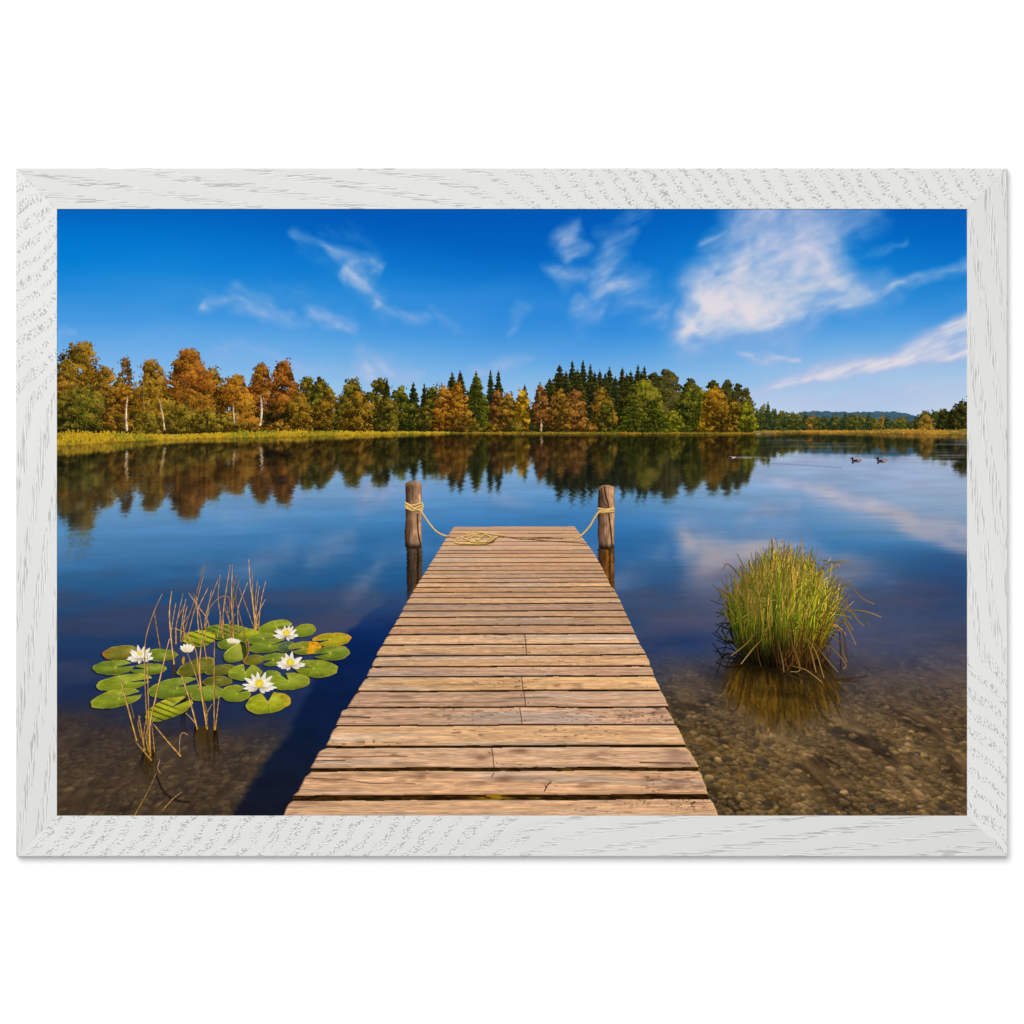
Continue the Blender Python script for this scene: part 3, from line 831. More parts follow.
shore('grass_bank', [(450, 432.6), (520, 432.0), (600, 432.2), (680, 432.6), (756, 432.6)], [(450, 434.2), (520, 434.2), (600, 434.2), (700, 434.6), (756, 434.4)],
      [(92, 66, 18), (150, 116, 26), (190, 152, 44)], 12, 'low grassy bank below the middle wood', 2.6, .6)
shore('grass_bank', [(754, 431.0), (800, 430.4), (860, 430.6), (900, 429.6), (967.6, 430)], [(754, 433.2), (800, 432.6), (860, 433), (905, 433.6), (967.6, 434.5)],
      [(134, 92, 32), (190, 136, 48), (212, 162, 62)], 13, 'tan grass strip along the far right bank', 1.8, .8)

# ================================================================== shapes on the lake, needed for its mirror images
def rot(px, py, a):
    return px * math.cos(a) - py * math.sin(a), px * math.sin(a) + py * math.cos(a)

def pad_outline(cx, cy, rx, ry, deg, notch=None, wob=0.05, seed=0, nw=0.16, nd=0.10):
    rng = np.random.default_rng(seed + 50)
    th = np.linspace(0, 2 * np.pi, 90, endpoint=False)
    ph = rng.uniform(0, 6.28, 4)
    r = 1 + wob * (0.5 * np.sin(2 * th + ph[0]) + 0.35 * np.sin(3 * th + ph[1]) + .25 * np.sin(7 * th + ph[2]) + .15 * np.sin(11 * th + ph[3]))
    x, y = r * np.cos(th), r * np.sin(th)
    if notch is not None:
        na = R(notch)
        dth = (th - na + np.pi) % (2 * np.pi) - np.pi
        k = np.abs(dth) > nw
        o = np.argsort((th[k] - na) % (2 * np.pi))
        x = np.r_[nd * math.cos(na), x[k][o]]; y = np.r_[nd * math.sin(na), y[k][o]]
    X, Y = rot(x * rx, y * ry, R(deg))
    return np.stack([cx + X, cy + Y], -1)

# centre, half length, half width, tilt, notch direction, tone, label
PADS = [
    (122, 653, 20, 7.2, -4, None, 'brown', 'brown rimmed lily pad behind the left white flower'),
    (160.5, 655, 17, 6.2, -2, None, 'green', 'lily pad right of the left white flower, behind it'),
    (113.5, 667.5, 21, 7.2, -2, -20, 'green', 'lily pad left of the left white flower, below the brown rimmed pad'),
    (149, 669, 18, 5.6, -3, 200, 'green', 'small lily pad in front of the left white flower'),
    (124, 682.5, 27, 8.3, -9, 10, 'light', 'long lily pad second from the bottom at the left edge of the patch'),
    (116.5, 698.5, 27, 8.6, -13, 0, 'light', 'lowest and leftmost lily pad'),
    (228, 632.5, 26, 8, 3, None, 'green', 'lily pad behind the upright reeds with reed shadows across it'),
    (199, 638.5, 17, 8, -3, None, 'lime', 'pale green lily pad between the reeds and the white bud'),
    (275, 627, 16.5, 6.6, -12, 30, 'light', 'lily pad behind the top right white flower'),
    (304, 630.5, 12.5, 6.2, -8, None, 'light', 'lily pad to the right of the top right white flower'),
    (249.5, 633.8, 9.5, 5.2, -3, None, 'lime', 'small bright lily pad right of the tallest reeds'),
    (262, 638.7, 15, 5.6, -6, 15, 'green', 'lily pad left of the top right white flower'),
    (268, 645.8, 19.5, 6.6, -9, -20, 'green', 'lily pad in front of the top right white flower'),
    (287, 647, 9.5, 5, -10, None, 'dull', 'dull shaded lily pad left of the yellowing one'),
    (305, 647.8, 16.5, 6.6, -6, 170, 'yellow', 'lily pad with an orange yellow right half'),
    (332, 639.5, 19, 7.0, -5, 165, 'gold', 'yellowing lily pad at the far right of the patch'),
    (332, 653, 18.5, 7.4, -5, 175, 'green', 'green lily pad below the yellowing one at the far right'),
    (232, 644.3, 14.5, 5.6, 0, None, 'green', 'small lily pad under the white bud in the middle'),
    (253.5, 660, 10.5, 5.2, -5, None, 'brown', 'brownish lily pad right of the folded one'),
    (274.5, 652.5 + 7, 15, 6.4, -4, 160, 'green', 'lily pad left of the yellow centred flower on the right'),
    (220.5, 670, 15.5, 5.4, -6, None, 'olive', 'narrow olive lily pad among the reeds'),
    (196, 667, 19, 8.0, -19, None, 'olive', 'olive lily pad with a raised brown edge beside the orange bud'),
    (245, 672.5, 17.5, 7.8, -4, -80, 'light', 'lily pad with a notch at its top, above the lowest flower'),
    (271.5, 675, 9, 4.8, 0, None, 'green', 'small dark lily pad behind the lowest white flower'),
    (316, 668.5, 22.5, 8.6, 2, 200, 'light', 'broad lily pad right of the yellow centred flower'),
    (289.5, 681.5, 19.5, 9, -3, -110, 'light', 'lily pad between the lowest flower and the broad pad'),
    (217.5, 681.3, 15.5, 5.0, -3, None, 'olive', 'olive lily pad crossed by reed stems'),
    (174.5, 688, 27, 9.6, -11, -12, 'green', 'large lily pad in the middle of the patch, left of the reeds'),
    (207, 693.5, 16.5, 7.8, -6, None, 'green', 'lily pad behind the front reeds'),
    (235.5, 693.5, 15, 8.4, -3, -30, 'light', 'lily pad left of the lowest white flower'),
    (168.5, 709, 26, 9.3, -20, -22, 'lime', 'lily pad with dark reed shadows, lowest in the middle'),
    (268, 702.8, 22.3, 10.8, -6, -88, 'lime', 'bright heart shaped lily pad below the lowest white flower'),
]
OUT = [pad_outline(*p[:6], wob=0.075, seed=i, nw=0.13 + 0.03 * (i % 4)) for i, p in enumerate(PADS)]
FOLD = np.array([(223.2, 655.5), (226, 651.5), (231, 647.5), (238.6, 643.4), (241, 645.5), (242, 652), (243, 658.5), (238, 661.5), (230, 662.8), (225, 660.2)])
FOLD = curve(np.vstack([FOLD, FOLD[:1]]), 80)
FOLD_BACK = curve([(238, 643.5), (243, 641.5), (247.5, 645), (248, 651), (245.5, 657), (242.5, 658.5), (241, 650), (238, 643.5)], 60)

REEDS = [  # points, width, tone (0 pale grey .. 1 golden)
    ([(162.3, 594), (154.8, 610.6), (147.0, 634), (144.8, 655), (145.5, 690), (149, 752)], 1.5, .6),
    ([(154.5, 610.6), (157, 628), (160.6, 648.8)], 1.7, .35),
    ([(171.8, 591.5), (169.7, 613), (171.5, 640), (174.4, 664)], 1.8, .6),
    ([(183, 594), (176.4, 626), (175.6, 644)], 1.0, .3),
    ([(176, 603), (173, 620), (171, 636)], .9, .3),
    ([(205.4, 563.3), (196, 596), (188, 620), (182, 642)], 1.3, .45),
    ([(203.2, 577), (198, 598), (192, 620), (187, 640)], 1.1, .4),
    ([(186, 599), (183, 616), (181, 640)], 1.1, .5),
    ([(184, 606), (177, 622), (176.5, 644)], 1.2, .5),
    ([(189, 593), (198, 606), (206, 616.5), (209.6, 627)], 1.3, .2),
    ([(193.5, 594), (200.5, 618), (203.5, 640), (207, 660)], 1.5, .55),
    ([(196.5, 596), (197.5, 612), (199, 632)], 1.2, .6),
    ([(218.3, 579.5), (207.5, 609), (204.5, 628)], 1.1, .25),
    ([(208, 615.6), (210.4, 607), (214.6, 601.5), (219, 598), (224.5, 595.7), (229, 597.5), (230.4, 602), (229.5, 612)], 1.2, .15),
    ([(220.4, 575), (218.3, 596), (220.5, 615), (223, 638)], 1.2, .5),
    ([(230.4, 565), (226.2, 592), (223.6, 612), (223.8, 638)], 1.4, .55),
    ([(232.7, 565), (231.8, 598), (232.6, 618), (233.7, 638)], 1.6, .65),
    ([(237.8, 573), (233.2, 594), (234.2, 636)], 1.2, .6),
    ([(239.5, 580), (236, 597), (240, 615), (243.5, 630), (247.8, 652)], 1.2, .45),
    ([(239.5, 588), (247, 608), (254.4, 628)], 1.0, .4),
    ([(247.8, 582.4), (241, 600), (238, 612), (239, 632)], 1.0, .35),
    ([(249, 559.5), (250.5, 582), (252.8, 601), (256, 629)], 1.5, .6),
    ([(252.5, 570), (253.2, 600), (257, 629)], 1.3, .6),
    ([(257.7, 580), (255.6, 602), (257.5, 628)], 1.0, .4),
    ([(266, 580.7), (261.2, 602), (258.6, 628)], 1.2, .5),
    ([(227, 606), (229.5, 620), (231, 638)], 1.2, .6),
    ([(224.5, 607), (229.5, 622), (230.5, 636)], 1.0, .5),
    # front clumps, down to the waterline
    ([(120.3, 677), (127.5, 705), (137, 740.5)], 2.0, .85),
    ([(130.6, 703), (134.3, 718)], 1.2, .3),
    ([(139, 715), (141, 727), (145.5, 752)], 2.2, .8),
    ([(140.6, 716), (138.2, 724), (141.5, 738)], 1.2, .7),
    ([(147.5, 655), (148.3, 690), (150.3, 752)], 1.6, .75),
    ([(169.5, 639), (163.4, 664.7), (156, 697), (150.3, 725), (150.6, 756)], 1.8, .85),
    ([(152, 725), (153.5, 738), (154.8, 752)], 1.3, .7),
    ([(136, 741.5), (144, 751), (151.8, 760)], 2.4, .9),
    ([(153.7, 724), (166, 739), (181, 756)], 2.0, .9),
    ([(157, 772), (148, 792), (134.5, 816)], 1.7, .8),
    ([(174, 628), (186, 633), (193, 643), (197, 655), (199.4, 676), (204, 703), (208, 728)], 1.4, .8),
    ([(182, 676), (190, 700), (197.7, 729)], 2.0, .85),
    ([(187.5, 653), (195, 672), (203, 700), (206.5, 728)], 1.5, .8),
    ([(201.6, 640), (200, 670), (203, 702), (207.6, 729)], 1.8, .85),
    ([(214.7, 641), (214.3, 690), (214.6, 730)], 1.7, .8),
    ([(219.6, 694), (217.5, 712), (215.5, 730)], 1.6, .75),
    ([(186, 713), (192, 719), (197, 725)], 1.2, .6),
    ([(179.5, 753), (180, 737), (183.5, 732.5), (188, 735)], 1.4, .35),
    ([(181.5, 792), (173, 799), (163, 810)], 1.3, .5),
    ([(160, 760), (158, 768), (160.5, 773)], 1.3, .2),
]
for i in range(14):                                      # finer stalks filling the clumps
    rr = np.random.default_rng(700 + i)
    bx = [184, 200, 222, 233, 256, 208, 150][i % 7] + rr.uniform(-6, 6); by = [642, 634, 638, 638, 629, 728, 750][i % 7]
    hh = rr.uniform(22, 46)
    REEDS.append(([(bx + rr.uniform(-6, 10), by - hh), (bx + rr.uniform(-2, 3), by - hh * .5), (bx, by)], rr.uniform(.8, 1.2), rr.uniform(.3, .7)))

def tuft_blades():
    """(base, tip, bend, width, palette key, depth) of the grass clump on the right"""
    rng = np.random.default_rng(55)
    B = []
    n = 1700
    for i in range(n):
        a = rng.uniform(0, 2 * np.pi); q = math.sqrt(rng.uniform(0, 1))
        bx = 780 + 39 * q * math.cos(a); by = 655 + 13 * q * math.sin(a)
        d = (by - 642) / 26
        sp = (bx - 780) / 39
        hmax = 99 * (1 - 0.26 * sp * sp)
        h = hmax * (1 - rng.uniform(0, 1) ** 1.6 * .48)
        if rng.uniform() < .10: h = hmax * rng.uniform(1.0, 1.13)
        if d > .6 and rng.uniform() < .6: h *= rng.uniform(.4, .85)
        lean = sp * rng.uniform(6, 26) * (1 if sp > 0 else .85) + rng.normal(0, 6.5) + 3
        tx = bx + lean; ty = by - h + 10 * sp * sp
        bow = rng.normal(0, 3.5)
        m1 = (bx + lean * .18 + sp * 5 + bow * .5, by - h * .35); m2 = (bx + lean * .52 + sp * 4 + bow, by - h * .70)
        P_ = [(bx, by), m1, m2, (tx, ty)]
        if rng.uniform() < (.14 if sp > 0 else .05):     # tips that fall over
            s_ = np.sign(sp * .7 + rng.normal(0, .4)); P_[-1] = (tx + s_ * rng.uniform(3, 12), ty + rng.uniform(4, 16)); P_.append((P_[-1][0] + s_ * rng.uniform(2, 7), P_[-1][1] + rng.uniform(2, 8)))
        B.append((P_, rng.uniform(.5, 1.05), d, sp, rng.uniform(0, 1), rng.uniform(0, 1)))
    B.sort(key=lambda b_: b_[2])
    return B
BLADES = tuft_blades()

PIER_L = [(453.5, 526.8), (446.9, 536.6), (429.3, 564.9), (419.5, 580.5), (404.9, 605), (400, 614.7), (388.8, 633.2), (376.6, 654.7),
          (366.4, 676.2), (357, 690.5), (346, 707.8), (342, 711), (326.3, 747), (321, 750), (299, 791.6), (292, 797.3), (284.5, 817)]
PIER_R = [(574.5, 526), (581.2, 536), (592, 550.3), (600.8, 565), (610.5, 585.4), (615, 591), (621.3, 603), (628, 617.7), (634, 632), (639.8, 644),
          (646.6, 655.7), (653.5, 675.2), (660.5, 690), (667.4, 706.5), (676.3, 723.6), (687.8, 748.4), (698, 766), (708, 794), (716.5, 817)]
pl = lambda v: np.interp(v, [p[1] for p in PIER_L], [p[0] for p in PIER_L])
prr = lambda v: np.interp(v, [p[1] for p in PIER_R], [p[0] for p in PIER_R])

# ================================================================== the lake
def lake():
    ar = Area(PX0, 430, PX1, PY1, 1.5)
    U, V = ar.grid()
    shore_u = [56, 100, 150, 200, 260, 330, 400, 451, 520, 600, 700, 756, 800, 860, 905, 968]
    shore_v = [445.5, 443.2, 440.2, 438.2, 437.2, 435.6, 434.2, 433.4, 433.9, 434.0, 434.3, 433.6, 432.3, 432.7, 433.3, 434.2]
    vb = np.interp(U, shore_u, shore_v)
    kk = np.interp(U, [56, 80, 188, 300, 420, 583, 660, 735, 760, 800, 900, 968], [.80, .82, .90, .90, .93, .95, 1.0, 1.12, 1.05, 1.0, 1.15, 1.2])
    kk = np.where(V < 520, kk, kk + (1 - kk) * sst(520, 560, V))
    ar.a = V > vb
    d = np.maximum(V - vb, 0)
    # ripples: long in the distance, gentle nearby
    per = 1.0 + d / 45
    r1 = fbm(U / (16 * per), V / (1.15 * per), 61, 3) - .5
    r2 = fbm(U / (34 * per), V / (2.4 * per), 62, 3) - .5
    src_u = U + r1 * (1.5 + 0.045 * d) * 1.6
    src_v = vb - d / kk + r2 * (1.0 + 0.085 * d) + r1 * (0.6 + .045 * d)
    acc = np.zeros(U.shape + (3,), F32); wt = 0
    for dv, du, wgt in [(0, 0, 1.2), (-1.6, .4, .9), (1.6, -.4, .9), (-3.4, -.3, .55), (3.4, .3, .55), (0.6, 1.1, .5), (-.6, -1.1, .5)]:
        sc = 0.35 + np.minimum(d / 50, 2.6)
        ix = np.clip(((src_u + du * sc - CB['u0']) * CS).astype(int), 0, CB['W'] - 1)
        iy = np.clip(((np.minimum(src_v + dv * sc, vb - .4) - CB['v0']) * CS).astype(int), 0, CB['H'] - 1)
        acc += BACK[iy, ix] * wgt; wt += wgt
    refl = acc / wt
    lum = refl @ np.array([.3, .59, .11], F32)
    blue = np.maximum(sst(0.0, 0.16, refl[..., 2] - refl[..., 0]), sst(.50, .64, lum))        # sky rather than trees
    tree = refl * mix(rgb(205, 196, 190), rgb(186, 176, 170), sst(440, 520, V))
    tree = tree * (.80 + .40 * vn(U / 2.4, V / 34, 60))[..., None]
    tree = mix(tree, lum[..., None] * rgb(190, 158, 80), np.full(U.shape, .18))
    skyr = refl * ramp(V, [(430, (238, 236, 240)), (480, (216, 218, 224)), (520, (212, 208, 208)), (560, (206, 198, 196)), (620, (190, 180, 182)), (820, (180, 175, 180))])
    refl = mix(tree, skyr, blue)
    Fv = np.interp(V, [430, 500, 540, 580, 620, 660, 720, 816], [1.0, .90, .78, .64, .46, .32, .17, .08])
    deep = ramp(V, [(430, (40, 84, 140)), (520, (54, 92, 132)), (580, (42, 70, 104)), (640, (24, 42, 76)), (700, (16, 26, 54)), (816, (14, 20, 36))])
    left = sst(420, 300, U); right = sst(590, 720, U)
    Fv = np.clip(Fv + .20 * sst(.42, .62, (skyr.mean(-1) + .2 * skyr[..., 0])) * sst(470, 500, V) * sst(640, 590, V), 0, 1)
    c = mix(deep, refl, Fv)
    tex = fbm(U / 60, V / 9, 31, 4)
    c = c * (0.93 + 0.14 * tex)[..., None]
    grey = sst(.40, .70, fbm(U / 90 + V / 60, V / 26, 33, 4)) * sst(540, 610, V) * sst(720, 660, V)
    c = mix(c, rgb(76, 74, 98), grey * (.60 + .20 * right))
    c = mix(c, rgb(80, 88, 116), right * sst(540, 615, V) * .58)
    c = mix(c, rgb(48, 56, 88), left * sst(565, 640, V) * .48)
    gp = np.exp(-((U - 690) / 60) ** 2 - ((V - 606) / 24) ** 2) + .8 * np.exp(-((U - 350) / 60) ** 2 - ((V - 618) / 22) ** 2)
    c = mix(c, rgb(74, 74, 98), np.clip(gp, 0, 1) * .50)
    # ---- the bed seen through the shallows
    gx = (U - 520) / (V - 413) * 9.0; gz = 2600.0 / (V - 413)
    ca, sa = math.cos(.5), math.sin(.5)
    bx = gx * ca + gz * sa; bz = -gx * sa + gz * ca
    n1 = fbm(bx * 1.1, bz * 0.8, 41, 4); n2 = fbm(bx * 3.6, bz * 2.4, 42, 4); n3 = fbm(bx * 9, bz * 7, 43, 3)
    bed = mix(rgb(72, 54, 33), rgb(122, 96, 62), sst(.28, .70, n1 * .55 + n2 * .45))
    bed = bed * (0.76 + 0.48 * n2)[..., None] * (0.74 + .52 * n3)[..., None]
    dark = sst(.56, .68, fbm(bx * 1.5 + 9, bz * .9, 45, 4))
    bed = mix(bed, rgb(30, 24, 22), dark * .62)
    sk = fbm(bx * 1.1, bz * 2.0, 141, 5, .62)
    bed = bed * (.74 + .52 * sst(.25, .75, sk))[..., None]
    bed = mix(bed, rgb(150, 116, 74), sst(.60, .76, fbm(bx * 1.6, bz * 4.2, 142, 4)) * .16)
    warm = np.exp(-((U - 705 - (V - 720) * .5) / 46) ** 2) * sst(640, 700, V)
    bed = mix(bed, bed * rgb(255, 240, 130) * 1.05, warm * .7)
    # pebbles: a cellular floor in ground coordinates, two sizes, in drifts with silt between
    rng = np.random.default_rng(91)
    L2 = ar.ss
    def cells(X, Z, seed):
        X = X + .55 * (vn(X * .9, Z * .9, seed + 1) - .5); Z = Z + .55 * (vn(X * .9 + 7, Z * .9, seed + 2) - .5)
        fx = np.floor(X).astype(np.int64); fz = np.floor(Z).astype(np.int64)
        d1 = np.full(X.shape, 9., F32); d2 = d1.copy(); ox = d1 * 0; oz = d1 * 0; idn = d1 * 0; idm = d1 * 0
        for i in (-1, 0, 1):
            for j in (-1, 0, 1):
                cx_ = fx + i; cz_ = fz + j
                dx = X - (cx_ + .15 + .7 * h2(cx_, cz_, seed)); dz = Z - (cz_ + .15 + .7 * h2(cx_, cz_, seed + 5))
                sq = .75 + .5 * h2(cx_, cz_, seed + 8)
                d = np.sqrt((dx * sq) ** 2 + (dz / sq) ** 2).astype(F32)
                near = d < d1
                d2 = np.where(near, d1, np.minimum(d2, d))
                ox = np.where(near, dx, ox); oz = np.where(near, dz, oz)
                idn = np.where(near, h2(cx_, cz_, seed + 11), idn); idm = np.where(near, h2(cx_, cz_, seed + 13), idm)
                d1 = np.where(near, d, d1)
        return d1, d2 - d1, ox, oz, idn, idm
    PX_ = (U - 520) / (V - 413); PZ_ = 640.0 / (V - 413)
    rx_ = PX_ * math.cos(.35) + PZ_ * math.sin(.35); rz_ = -PX_ * math.sin(.35) + PZ_ * math.cos(.35)
    drift = fbm(bx * .9 + 3, bz * 1.1, 49, 3)
    for sc_, sd, cover, al in ((19, 300, .30, .62), (40, 320, .62, .80), (76, 340, .42, .72)):
        d1, ed, ox, oz, ia, ib = cells(rx_ * sc_, rz_ * sc_, sd)
        on = ia < cover * sst(.30, .62, drift + (.12 if sd == 320 else 0)) * 1.25
        stone = sst(.0, .10, ed) * sst(.66, .50, d1) * on
        gap = on * sst(.16, .02, ed) * sst(.9, .5, d1)
        lit = 1.0 + .42 * ox * .8 + .55 * oz          # the near side turns away from the sun
        col = mix(rgb(84, 66, 40), rgb(136, 106, 64), ib)
        col = mix(col, rgb(176, 138, 86), sst(.90, .96, ib)); col = mix(col, rgb(62, 54, 46), sst(.14, .06, ib))
        col = col * np.clip(lit, .55, 1.45)[..., None] * (.78 + .44 * n3)[..., None]
        bed = bed * (1 - .50 * gap)[..., None]
        bed = mix(bed, col, stone * al)
    veil_r = ramp(V, [(600, (62, 64, 92)), (660, (72, 64, 78)), (720, (84, 68, 56)), (816, (78, 58, 34))])
    veil_l = ramp(V, [(640, (22, 30, 66)), (700, (44, 38, 48)), (760, (66, 52, 42)), (816, (62, 46, 30))])
    wob = (fbm(U / 70, V / 30, 47, 3) - .5)
    mr_ = sst(572, 705, V + wob * 60 + (U - 860) * .10) * right
    nearp = np.exp(-((U - prr(np.clip(V, 527, 816)) - 10) / 40) ** 2) * sst(620, 690, V)
    mr_ = np.clip(mr_ + nearp * .5, 0, 1)
    bedr = mix(veil_r, bed, 0.34 + 0.58 * sst(640, 770, V))
    c = mix(c, bedr, mr_ * (0.56 + 0.42 * sst(610, 730, V)))
    ml_ = sst(678, 748, V + wob * 55 - (U - 150) * .10) * left
    bedl = mix(veil_l, bed * .92, 0.22 + 0.30 * sst(700, 800, V))
    c = mix(c, bedl, ml_ * .90)
    # dark patch of deeper water left of the grass clump
    dp = np.exp(-((U - 690) / 42) ** 2 - ((V - 643) / 14) ** 2) + .6 * np.exp(-((U - 960) / 60) ** 2 - ((V - 590) / 40) ** 2)
    c = mix(c, rgb(22, 46, 96), np.clip(dp, 0, 1) * .60)
    lp_ = np.exp(-((U - 840) / 90) ** 2 - ((V - 625) / 26) ** 2)
    c = mix(c, rgb(86, 82, 106), lp_ * .40)
    # the jetty's shadow on the bed to its left
    bl = np.interp(V, [585, 598, 611, 636, 665, 696, 717, 737, 764, 785, 808, 820], [412, 392, 372, 345, 326, 306, 298, 286, 263, 252, 237, 230])
    bl = bl + 9 * (fbm(U / 14, V / 9, 51, 3) - .5)
    sh = sst(-6, 5, U - bl) * sst(588, 640, V) * (U < 470)
    shc = ramp(V, [(590, (16, 56, 116)), (630, (8, 38, 92)), (690, (10, 28, 66)), (740, (12, 26, 54)), (816, (16, 20, 34))])
    shc = shc * (0.85 + 0.3 * fbm(U / 24, V / 12, 52, 4))[..., None]
    c = mix(c, shc, sh * .92)
    # fine glints and wind streaks
    st = sst(.60, .80, fbm(U / 50, V / 2.2, 66, 3)) * sst(760, 860, U) * sst(436, 446, V) * sst(485, 462, V)
    c = mix(c, rgb(196, 206, 226), st * .40)
    st2 = sst(.52, .74, fbm(U / 70, V / 1.3, 67, 3)) * sst(437, 441, V) * sst(452, 444, V) * sst(740, 800, U)
    c = mix(c, rgb(150, 168, 190), st2 * .28)
    c = c * (1 + 0.10 * (fbm(U / 26, V / 2.0, 68, 3) - .5) * sst(560, 480, V))[..., None]
    c = c * (1 + 0.10 * (fbm(U / 40 + V / 30, V / 5.0, 69, 3) - .5) * sst(500, 600, V))[..., None]
    ar.c = np.clip(c, 0, 1).astype(F32)
    K = ar.a.copy()
    # duck wakes
    for pts, al in [([(862, 460), (900, 461), (966, 461.6)], .30), ([(742, 456.6), (800, 459.5), (850, 460.5)], .24), ([(768, 463), (800, 465), (850, 468)], -.30), ([(736, 457.5), (752, 458)], .5), ([(886, 461), (930, 462.5), (966, 462.5)], -.2)]:
        p = curve(pts); dd = segdist(U, V, p[::4])
        w_ = sst(1.1, .2, dd)[..., None] * abs(al)
        ar.c = ar.c + ((rgb(205, 214, 232) if al > 0 else rgb(60, 80, 120)) - ar.c) * w_
    # mirror images of the two posts
    def post_mirror(ul, ur, v0, v1, dk, md, lt):
        e = 1.1 * (vn(V / 2.1, V * 0, 71) - .5) + 0.7 * (vn(V / .9, V * 0, 72) - .5)
        s_ = (U + e - ul) / (ur - ul)
        m = (s_ > 0) & (s_ < 1) & (V > v0) & (V < v1)
        cc = ramp(s_, [(0, dk), (.3, md), (.75, lt), (1, md)])
        g = vn(U / 1.0, V / 9, 73) ; g2 = vn(U / 3, V / 2.0, 74)
        cc = cc * (.66 + .5 * g)[..., None] * (.85 + .3 * g2)[..., None]
        cr = np.exp(-((s_ - .72) / .07) ** 2) * .7
        cc = cc * (1 - cr)[..., None]
        al = .90 * sst(v1, v1 - 20, V) + .10
        ar.c[m] = (ar.c + (cc - ar.c) * al[..., None])[m]
    post_mirror(406.8, 422.2, 547.5, 606, (26, 22, 22), (74, 56, 42), (104, 76, 52))
    post_mirror(598.2, 614.4, 548.5, 606, (34, 22, 14), (92, 56, 24), (176, 112, 48))
    # contact shadows and dim undersides of the lily pads
    for o in OUT + [FOLD]:
        for dx, dy, al in ((-1.6, 1.3, .45), (-.8, .7, .5)):
            x0 = max(int((o[:, 0].min() - 4 - ar.u0) * L2), 0); x1 = int((o[:, 0].max() + 4 - ar.u0) * L2)
            y0 = int((o[:, 1].min() - 4 - ar.v0) * L2); y1 = int((o[:, 1].max() + 4 - ar.v0) * L2)
            m = inside(U[y0:y1, x0:x1] - dx, V[y0:y1, x0:x1] - dy, o)
            sub = ar.c[y0:y1, x0:x1]; sub[m] = sub[m] * (1 - al) + rgb(8, 16, 34) * al
    # reed stems below the water line and their reflections
    rng = np.random.default_rng(17)
    for cx, cy, n, sp in ((149, 752, 16, 12), (207, 729, 10, 8), (215, 731, 7, 5), (198, 729, 5, 4), (184, 700, 4, 4), (174, 664, 3, 1)):
        for i in range(n):
            x = cx + rng.normal(0, sp * .35); h = rng.uniform(14, 44)
            q = curve([(x, cy - 2), (x + rng.normal(0, 2), cy + h * .5), (x + rng.normal(2, 4), cy + h)], 24)
            k = np.linspace(0, 1, len(q))[:, None]
            base = rgb(70, 50, 16) if rng.uniform() < .6 else rgb(22, 18, 14)
            iu = np.clip(((q[:, 0] - ar.u0) * L2).astype(int), 0, ar.W - 1); iv = np.clip(((q[:, 1] - ar.v0) * L2).astype(int), 0, ar.H - 1)
            under = ar.c[iv, iu]
            ar.stroke(q, 1.5, base * (1 - k) + under * k)
    ar.stroke(curve([(156, 775), (164, 792), (176, 800), (190, 802)]), 1.4, rgb(30, 24, 18))
    # the grass clump mirrored
    sub = np.exp(-((U - 778) / 52) ** 2 - ((V - 676) / 18) ** 2)
    ar.c = mix(ar.c, rgb(20, 14, 8), np.clip(sub * 1.2, 0, .85)).astype(F32)
    for pts, w_, d_, sp, c1, c2 in BLADES:
        if c1 < .40: continue
        b0 = pts[0]
        m = [(x + .0, b0[1] + 2 + (b0[1] - y) * .76 + (x - b0[0]) * .05) for x, y in pts]
        if c1 < .6: m = [(x + (x - 778) * .12, y) for x, y in m]
        q = curve(m, 20); k = np.linspace(0, 1, len(q))[:, None]
        iu = np.clip(((q[:, 0] - ar.u0) * L2).astype(int), 0, ar.W - 1); iv = np.clip(((q[:, 1] - ar.v0) * L2).astype(int), 0, ar.H - 1)
        under = ar.c[iv, iu]
        tip = (rgb(106, 74, 20) if c2 < .6 else rgb(74, 56, 18)) * (.35 + 1.0 * ((c2 * 7.3 + c1 * 3.1) % 1))
        cc = rgb(26, 18, 6) * (1 - sst(.0, .55, k)) + tip * sst(.0, .55, k)
        al = .66 * (1 - sst(.62, 1.0, k))
        ar.stroke(q, .9, under * (1 - al) + cc * al)
    for i in range(14):
        a = rng.uniform(-.3, 1.3); L_ = rng.uniform(30, 66)
        x = 800 + rng.uniform(-20, 25); y = 668 + rng.uniform(0, 8)
        q = curve([(x, y), (x + L_ * .5 * math.cos(a), y + L_ * .35 * abs(math.sin(a)) + 6), (x + L_ * math.cos(a), y + 4 + L_ * .8 * max(.05, math.sin(a)))], 16)
        ar.stroke(q, .5, rgb(60, 46, 30))
    m = np.exp(-((U - 785 - (V - 694) * 2.2) / 22) ** 2 - ((V - 694) / 5) ** 2)
    ar.c = mix(ar.c, rgb(16, 12, 8), m * .40).astype(F32)
    ar.a = K
    emit(ar, 'lake', INK_WATER, smooth=True, label='calm blue lake mirroring the wooded bank, with a brown stony bed in the shallows')
lake()

